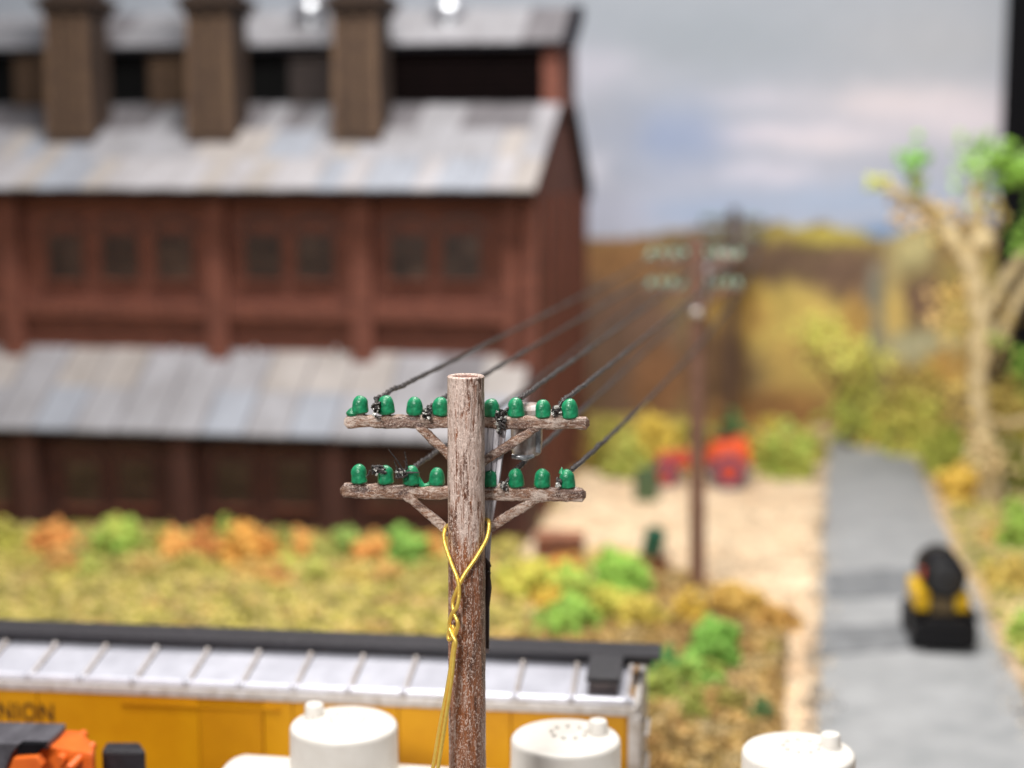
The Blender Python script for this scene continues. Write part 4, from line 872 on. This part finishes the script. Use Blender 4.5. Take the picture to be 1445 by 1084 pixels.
for a in [('tall bright green foam bush on the brown bank right of the boxcar', 1010, 940, 70, 72, (112, 196, 70)), ('dark green foam bush against the boxcar corner', 945, 958, 62, 48, (44, 134, 60)), ('mid green foam bush below the tall bright one', 985, 968, 66, 44, (86, 168, 60)),
          ('pale sandy foam tuft right of the green bushes on the bank', 1048, 978, 40, 36, TN), ('deep green foam tuft alone near the bottom of the bank', 1075, 1016, 36, 32, (36, 112, 60)), ('yellow green foam bush above the boxcar end', 930, 982, 70, 40, (140, 176, 70)),
          ('faded lime foam bush lowest of the green cluster', 978, 1018, 44, 52, (154, 182, 76)), ('mossy foam tuft left of the deep green one', 1030, 1000, 46, 34, (136, 140, 60)), ('brown gold foam tuft left of the road bend', 1095, 885, 60, 34, (164, 122, 52)), ('ochre foam tuft right of the second pole foot', 1040, 862, 84, 36, (170, 138, 56)),
          ('small green foam tuft nearest to the road edge', 1088, 925, 20, 18, (120, 130, 50))]:
    bush(*a[:5], a[5], g2)
g3 = 'foam bushes behind the sandy lot'
for a in [('yellow foam bush behind the lot, second from the factory', 925, 668, 80, 82, (204, 186, 62)), ('olive green foam bush between factory corner and yellow bush', 862, 664, 70, 66, (142, 150, 52)), ('green foam bush behind the round green drum', 890, 672, 64, 56, (128, 160, 58)), ('broad yellow green foam bush behind the second pole', 975, 660, 84, 68, (150, 156, 58)),
          ('dark green foam bush above the orange tractor', 1040, 652, 52, 66, (34, 100, 48)), ('yellow foam tuft right of the orange tractor', 1083, 660, 50, 64, (196, 184, 66)), ('large light green foam bush at the far left of the road end', 1112, 672, 78, 70, (132, 176, 64)), ('olive foam bush beside the far end of the lot', 1140, 650, 50, 44, (140, 150, 60)),
          ('brown foam bush at the foot of the factory corner', 835, 660, 50, 40, (136, 104, 44))]:
    bush(*a[:5], a[5], g3)
g4 = 'foam bushes right of the road'
for a in [('yellow green foam bush at the far right corner of the road', 1290, 640, 90, 72, (150, 172, 58)), ('lime foam bush under the bare branched tree', 1336, 668, 70, 66, (166, 190, 66)), ('golden foam bush right of the road beside the tree foot', 1362, 706, 64, 50, (206, 178, 60)), ('green foam bush behind the tree trunk', 1420, 690, 90, 80, (134, 156, 58)),
          ('fresh green foam bush at the right edge below the tree', 1436, 775, 60, 66, (126, 180, 60)), ('yellow foam bush right of the small road vehicle', 1424, 830, 60, 46, (196, 180, 80)), ('bright green foam bush lowest on the right edge', 1446, 915, 50, 60, (132, 196, 76)), ('orange foam tuft near the tree foot', 1350, 655, 40, 44, (206, 140, 66)),
          ('tall olive foam bush behind the tree, left side', 1290, 612, 96, 104, (152, 150, 66)), ('tall tan foam bush right behind the tree', 1420, 622, 100, 84, (160, 152, 70)), ('green foam bush tall against the black post', 1452, 625, 50, 84, (132, 168, 62)), ('small gold foam bush at the end of the road', 1236, 632, 50, 40, (176, 164, 70)), ('sandy yellow foam tuft on the right verge', 1400, 770, 44, 28, (196, 170, 96))]:
    bush(*a[:5], a[5], g4)
# loose green tree at the road end
def tree(px, pyb, name, label, cat, branches, tufts, bark, rjit=.14):
    u, v = onz(px, pyb); b0 = W(u, v, 0); Y = b0.y; k = ppm(Y); r = empty(name, b0); tag(r, label, cat)
    m_ = MB(); first = True
    for pts in branches:
        q = [Vector(atY(x, y, Y + dy)) - b0 for x, y, rr, dy in pts]; R = [rr * (.7 if name == 'bare_tree' else 1) / k for x, y, rr, dy in pts]
        sm = smoothpts(q, 6); Rs = []
        for i in range(len(R) - 1):
            for j in range(6): Rs.append(R[i] * (1 - j / 6) + R[i + 1] * j / 6)
        Rs.append(R[-1]); Rs = [q2 * (1 + .18 * noise.noise(Vector((i * .7, pts[0][0], 0)))) for i, q2 in enumerate(Rs)]
        m_ = MB(); m_.tube(sm, Rs, 10, jitter=rjit); m_.build('trunk' if first else 'branch', bark, r, smooth=True); first = False
    for x, y, wx, hy, dy, col, n in tufts:
        c = Vector(atY(x, y, Y + dy)) - b0; P = []; S = []; K = []; c1 = np.array(lin(col)); sd = random.random() * 30
        for i in range(n):
            q = Vector((random.gauss(0, .5), random.gauss(0, .5), random.gauss(0, .45)))
            if q.length > 1.15: q *= .7
            P.append((c.x + q.x * wx / k, c.y + q.y * wx / k, c.z + q.z * hy / k)); S.append(random.uniform(.05, .12)); t = random.uniform(.55, 1.1); K.append(c1 * t * (1.25 if name != 'bare_tree' or col[0] > 160 else .95))
        link('foliage', chips('foliage', P, S, K, FOAM, ico=True), r)
    return r
bark = mat('pale_knobbly_bark', lin((214, 198, 160)), lin((160, 140, 98)), scale=3.5, rough=.8, bump=.8, bscale=8, c3=lin((192, 172, 128)))
tree(1395, 712, 'bare_tree', 'pale beige tree with knobbly bare branches and bright green tufts', 'tree',
     [[(1392, 716, 26, 0), (1398, 660, 24, 0), (1384, 600, 19, 0), (1380, 540, 19, 0), (1384, 480, 23, 0), (1378, 420, 22, 0), (1372, 370, 22, 0)],
      [(1374, 385, 22, 0), (1350, 345, 18, 0), (1318, 305, 15, .2), (1280, 280, 12, .3), (1240, 256, 9, .4)], [(1312, 300, 9, 0), (1296, 275, 8, -.2), (1290, 240, 6, -.3)],
      [(1374, 380, 16, 0), (1382, 330, 16, -.2), (1376, 285, 12, -.3), (1384, 245, 10, -.3)], [(1386, 450, 15, 0), (1412, 405, 13, .3), (1436, 372, 12, .4), (1470, 335, 9, .5)],
      [(1382, 530, 14, 0), (1408, 480, 13, .4), (1432, 430, 13, .5), (1468, 370, 10, .7)], [(1390, 590, 10, 0), (1420, 600, 9, .2), (1460, 590, 9, .4)], [(1382, 345, 17, -.3), (1392, 338, 17, -.4), (1400, 352, 10, -.4)]],
     [(1290, 222, 22, 30, -.3, (120, 196, 66), 26), (1292, 252, 14, 22, -.3, (140, 170, 70), 16), (1242, 256, 14, 16, .4, (176, 190, 90), 12), (1412, 232, 44, 34, 0, (136, 196, 70), 90), (1376, 250, 30, 40, -.3, (160, 206, 124), 34), (1395, 215, 60, 30, .3, (150, 200, 110), 40), (1446, 250, 34, 34, 0, (130, 194, 70), 46),
      (1385, 205, 14, 20, -.3, (140, 190, 110), 10), (1445, 330, 22, 40, .3, (134, 194, 76), 34), (1330, 320, 34, 44, .3, (186, 170, 100), 22), (1345, 390, 30, 60, .4, (184, 164, 90), 22), (1400, 478, 18, 16, -.2, (150, 180, 84), 16), (1360, 440, 26, 50, .3, (180, 168, 90), 20), (1395, 300, 34, 40, .3, (170, 160, 90), 16), (1370, 330, 60, 60, .5, (196, 176, 120), 46), (1290, 300, 40, 26, .4, (196, 176, 120), 26), (1410, 430, 50, 40, .5, (190, 176, 110), 36), (1375, 500, 50, 60, .5, (182, 170, 104), 40), (1330, 440, 40, 50, .5, (190, 168, 104), 24), (1400, 640, 50, 40, -.4, (196, 184, 130), 40), (1450, 520, 30, 34, .3, (118, 170, 60), 40), (1350, 560, 40, 40, .3, (176, 160, 80), 30)], bark)
bark2 = mat('brown_twig', lin((120, 96, 60)), lin((84, 64, 40)), 6, .8)
tree(1195, 632, 'leafy_tree', 'small loose yellow green tree at the far end of the road', 'tree',
     [[(1196, 634, 6, 0), (1198, 600, 5, 0), (1192, 560, 5, 0), (1185, 520, 4, 0)], [(1197, 590, 4, 0), (1215, 560, 3, .2), (1232, 530, 2, .3)], [(1192, 560, 3, 0), (1165, 530, 3, -.2), (1148, 500, 2, -.3)]],
     [(1150, 470, 42, 30, 0, (196, 204, 96), 70), (1190, 500, 36, 32, -.3, (200, 208, 100), 70), (1225, 515, 36, 40, .2, (192, 198, 92), 70), (1150, 512, 22, 30, 0, (182, 176, 90), 24), (1205, 560, 34, 44, .2, (180, 192, 80), 80), (1232, 566, 26, 36, .2, (170, 180, 76), 46), (1190, 596, 30, 34, -.2, (152, 172, 70), 50), (1225, 606, 30, 30, 0, (146, 166, 60), 40)], bark2)
# turf and gravel scatter
def road_edges(v):
    for (a0, b0_, a1, b1_), (c0, d0, c1, d1) in zip(rows, rows[1:]):
        if v <= d0: t = (v - b0_) / (d0 - b0_) if d0 != b0_ else 0; return a0 + (c0 - a0) * t, a1 + (c1 - a1) * t
    return rows[-1][0], rows[-1][2]
def scatter(name, label, cat, n, px0, px1, py0, py1, cols, s0, s1, keep=lambda u, v: True, lift=.03, flat=.7):
    P = []; S = []; K = []; cs = [np.array(lin(c)) for c in cols]; tries = 0
    (ua, _), (ub2, _) = onz(px0, py1), onz(px1, py0)
    while len(P) < n and tries < n * 6:
        tries += 1; x = random.uniform(px0, px1); y = random.uniform(py0, py1); u, v = onz(x, y)
        if not keep(u, v): continue
        n1 = fbm(u, v, .9); P.append(W(u, v, groundz(u, v) + .05 * n1 + random.uniform(0, lift))); S.append(random.uniform(s0, s1))
        t = min(.999, max(0, .5 + .6 * fbm(u, v, 1.1, 3) + random.uniform(-.35, .35))); K.append(cs[int(t * len(cs))] * (.84 + .8 * fbm(u, v, 2.4, 8)))
    o = link(name, chips(name, P, S, K, TURF, flat=flat)); tag(o, label, cat, kind='stuff'); return o
notlot = lambda u, v: not inside(VLOT, u, v) and v > 21.9
scatter('grass', 'olive yellow scatter turf covering the ground in front of the factory', 'grass', 26000, -80, 740, 745, 900, [(150, 142, 62), (176, 164, 84), (196, 178, 108), (160, 152, 66), (206, 186, 122), (148, 142, 64), (184, 150, 92)], .03, .085, lambda u, v: notlot(u, v) and v < 35.2, .14)
scatter('grass', 'brown and gold scatter turf on the bank right of the boxcar', 'grass', 13000, 700, 1135, 790, 1100, [(124, 92, 50), (150, 116, 66), (176, 142, 84), (198, 168, 112), (158, 134, 76), (132, 110, 62), (206, 182, 134)], .03, .075, notlot, .1)
scatter('grass', 'yellow green scatter turf on the verge right of the road', 'grass', 6000, 1290, 1480, 640, 1090, [(168, 160, 84), (196, 172, 116), (150, 156, 70), (208, 184, 140)], .03, .08, lambda u, v: u > 4.3 + .25 * fbm(u, v, 1.0), .1)
scatter('gravel', 'pale sandy gravel scattered over the lot beside the road', 'gravel', 9000, 735, 1165, 630, 1090, [(232, 210, 180), (218, 192, 160), (206, 178, 146), (236, 218, 192), (190, 160, 128)], .012, .035, lambda u, v: inside(VLOT, u, v), .03)

scatter('gravel', 'fine pale gravel spilling over both edges of the grey road', 'gravel', 5000, 1135, 1470, 620, 1090, [(206, 190, 168), (190, 180, 166), (168, 162, 154), (214, 196, 170), (150, 144, 138)], .012, .04,
        lambda u, v: (lambda e: min(abs(u - e[0]), abs(u - e[1])) < random.random() ** 2 * .5)(road_edges(v)), .08)
# ------------------------------------------------------------------ LOT CLUTTER
def at_ground(px, py): u, v = onz(px, py); return W(u, v, 0), ppm(W(u, v).y)
def drum(px, py, wpx, hpx, tilt, label, c1, c2):
    p, k = at_ground(px, py); r_ = wpx / 2 / k; h = hpx / k; r = empty('oil_drum', p); r.rotation_euler = tilt; tag(r, label, 'oil drum', 'green drums in the sandy lot')
    m = mat('drum_' + label.split()[0], lin(c1), lin(c2), 5, .5); m_ = MB(); pr = [(0, 0), (r_ * .96, 0), (r_, .03)]
    for k_ in range(1, 12): pr.append((r_ * (1.05 if k_ in (4, 8) else 1), h * k_ / 12))
    pr += [(r_, h - .03), (r_ * .98, h), (r_ * .9, h), (r_ * .9, h - .03), (0, h - .03)]; m_.lathe(pr, 28); m_.build('barrel', m, r, smooth=True)
    m_ = MB(); m_.lathe([(.05, h - .03), (.05, h + .005), (0, h + .01)], 10, c=(r_ * .5, 0, 0)); m_.build('bung', m, r, smooth=True)
drum(912, 705, 36, 44, (0, 0, 0), 'olive green oil drum standing in the sandy lot', (84, 104, 70), (58, 78, 54))
drum(918, 786, 30, 42, (radians(8), radians(10), 0), 'bottle green oil drum leaning near the yellow green bushes', (34, 100, 76), (24, 70, 54))
p, k = at_ground(790, 784); r = empty('wooden_crate', p, radians(-8)); tag(r, 'low brown wooden crate on the sand by the factory corner', 'crate')
wc = mat('crate_wood', lin((120, 70, 46)), lin((78, 46, 34)), 5, .7); wc2 = mat('crate_top', lin((176, 120, 92)), lin((140, 92, 70)), 5, .7)
for j in range(3):
    for (xa, xb, ya, yb) in ((-.52, .52, -.36, -.32), (-.52, .52, .32, .36), (-.52, -.48, -.318, .318), (.48, .52, -.318, .318)):
        m_ = MB(); m_.box(xa, xb, ya, yb, .03 + j * .15, .16 + j * .15); m_.build('plank', wc, r)
for j in range(5): m_ = MB(); m_.box(-.53, .53, -.36 + j * .146, -.36 + j * .146 + .13, .47, .5); m_.build('plank', wc2, r)
p, k = at_ground(931, 806); r = empty('rusty_bucket', p); tag(r, 'small rusty bucket beside the leaning bottle green drum', 'bucket')
m_ = MB(); m_.lathe([(0, .0), (.13, 0), (.18, .3), (.165, .3), (.12, .03), (0, .03)], 20); m_.build('pail', mat('rusty_pail', lin((140, 80, 52)), lin((96, 56, 40)), 8, .7), r, smooth=True)
m_ = MB(); m_.tube(smoothpts([Vector((-.18, 0, .29)), Vector((-.12, 0, .42)), Vector((.12, 0, .42)), Vector((.18, 0, .29))]), .012, 6); m_.build('handle', dkm, r, smooth=True)

# orange tractor seen from its side
p, k = at_ground(995, 684); tr_ = empty('tractor', p, radians(-6)); tag(tr_, 'orange red tractor with blue wheels parked behind the second pole', 'tractor')
tor = mat('tractor_orange', lin((240, 96, 40)), lin((220, 78, 32)), 3, .4); tbl = mat('tractor_wheel_blue', lin((92, 82, 112)), lin((60, 52, 78)), 5, .6); tred = mat('tractor_red', lin((200, 70, 44)), lin((170, 56, 40)), 4, .5)
def wheel(x, y, r_, w_):
    m_ = MB(); m_.lathe([(r_ * .55, -w_ / 2), (r_ * .95, -w_ / 2), (r_, -w_ / 3), (r_, w_ / 3), (r_ * .95, w_ / 2), (r_ * .55, w_ / 2)], 28, c=(x, y, r_), axis='y')
    for j in range(20): a = 2 * pi * j / 20; m_.box(x + (r_ + .01) * cos(a) - .03, x + (r_ + .01) * cos(a) + .03, y - w_ / 2, y + w_ / 2, r_ + (r_ + .01) * sin(a) - .03, r_ + (r_ + .01) * sin(a) + .03)
    wo = m_.build('wheel', tbl, tr_, smooth=True); m_ = MB(); m_.lathe([(0, -w_ * .4), (r_ * .3, -w_ * .62), (r_ * .6, -w_ * .56), (r_ * .56, w_ * .2), (0, w_ * .3)], 20, c=(x, y, r_), axis='y'); m_.build('rim', tred, wo, smooth=True)
wheel(.62, -.5, .48, .28); wheel(.62, .5, .48, .28); wheel(-1.05, -.42, .33, .18); wheel(-1.05, .42, .33, .18)
m_ = MB(); m_.hexa([(-1.3, -.24, .5), (.1, -.26, .5), (.1, .26, .5), (-1.3, .24, .5), (-1.26, -.2, .86), (.1, -.24, .98), (.1, .24, .98), (-1.26, .2, .86)]); m_.build('hood', tred, tr_, bevel=.04)
m_ = MB(); m_.hexa([(.1, -.62, .72), (1.22, -.62, .62), (1.22, .62, .62), (.1, .62, .72), (.16, -.62, 1.24), (1.1, -.62, 1.3), (1.1, .62, 1.3), (.16, .62, 1.24)]); m_.build('fender', tor, tr_, bevel=.12)
m_ = MB(); m_.box(.25, .62, -.26, .26, 1.3, 1.36); m_.box(.66, .72, -.26, .26, 1.32, 1.62); m_.build('seat', dkm, tr_, bevel=.02)
m_ = MB(); m_.tube([(-.1, 0, .95), (.0, 0, 1.35), (.06, 0, 1.42)], .02, 8); k_ = MB(); k_.lathe([(.15, -.012), (.175, 0), (.15, .012)], 18, c=(.06, 0, 1.44)); m_.add(k_.v, k_.f); m_.build('steering_wheel', dkm, tr_, smooth=True)
m_ = MB(); m_.tube([(-.75, 0, .9), (-.75, 0, 1.32)], .035, 8); m_.build('exhaust', dkm, tr_, smooth=True)

# small black and yellow vehicle on the road, seen from behind
u, v = onz(1332, 928); rv = empty('road_vehicle', W(u, v, .075), radians(-6)); tag(rv, 'small black and yellow work vehicle with a round black back, standing on the grey road', 'vehicle')
vb = mat('vehicle_black', lin((20, 19, 22)), lin((12, 11, 14)), 6, .5, spec=.25); vy = mat('vehicle_yellow', lin((226, 184, 22)), lin((206, 160, 14)), 4, .4); vr = mat('vehicle_dark_red', lin((86, 40, 44)), lin((60, 30, 36)), 4, .5)
def vbox(name, x0, x1, y0, y1, z0, z1, m, bv=.04): m_ = MB(); m_.box(x0, x1, y0, y1, z0, z1); return m_.build(name, m, rv, bevel=bv)
vbox('chassis', -.36, .40, .0, 1.6, .1, .62, vb, .06)
for s_ in (-1, 1):
    for y in (.35, 1.35):
        m_ = MB(); m_.lathe([(.14, -.1), (.28, -.1), (.3, -.06), (.3, .06), (.28, .1), (.14, .1)], 24, c=(s_ * .46 + .01, y, .3), axis='x'); wo = m_.build('wheel', vb, rv, smooth=True)
        m_ = MB(); m_.lathe([(0, -.07), (.13, -.08), (.13, .08), (0, .07)], 16, c=(s_ * .46 + .01, y, .3), axis='x'); m_.build('rim', vr, wo, smooth=True)
vbox('fender', -.58, -.38, .1, .75, .61, .68, vb, .02); vbox('fender', .40, .58, .1, .75, .61, .68, vb, .02)
vbox('bumper', -.5, .5, -.06, -.002, .12, .56, vb, .02)
vbox('body', -.50, -.24, .2, 1.3, .69, 1.08, vy, .06); vbox('body', .20, .46, .2, 1.3, .69, 1.02, vy, .06)
m_ = MB(); m_.lathe([(0, -.1), (.28, -.09), (.37, -.03), (.39, .05), (.39, .95), (.34, 1.05), (0, 1.08)], 32, c=(-.0, .18, 1.32), axis='y'); m_.build('tank', vb, rv, smooth=True)
m_ = MB(); m_.lathe([(.25, 0), (.29, .02), (.27, .05), (0, .05)], 28, c=(0, .05, 1.32), axis='y'); m_.build('end_cap', mat('vehicle_grey', lin((44, 44, 46)), lin((28, 28, 30)), 6, .5), rv, smooth=True)
vbox('cradle', -.22, .18, .2, 1.2, .64, .95, mat('cradle_tan', lin((110, 92, 60)), lin((70, 60, 44)), 6, .6), .02)
vbox('tail_light', -.43, -.37, .12, .19, 1.3, 1.5, mat('tail_red', lin((190, 60, 30)), lin((150, 40, 24)), 6, .4), .01)
# pale stones at the tree foot
for px, py, w_, lab in ((1404, 702, 34, 'pale boulder beside the foot of the bare tree'), (1388, 668, 24, 'smaller pale boulder left of the tree foot')):
    p, k = at_ground(px, py); m_ = MB(); r_ = w_ / 2 / k
    m_.v = [tuple(Vector(q) * r_ * (1 + .2 * noise.noise(Vector(q) * 2 + Vector((px, 0, 0))))) for q in ICO_V]; m_.f = [tuple(int(i) for i in f) for f in ICO_F]; m_.m = [0] * 20
    o = m_.build('boulder', mat('pale_rock', lin((222, 208, 190)), lin((180, 160, 136)), 5, .8, bump=.5), loc=p + Vector((0, 0, r_ * .5)), bevel=.02); tag(o, lab, 'boulder', 'pale boulders by the tree')
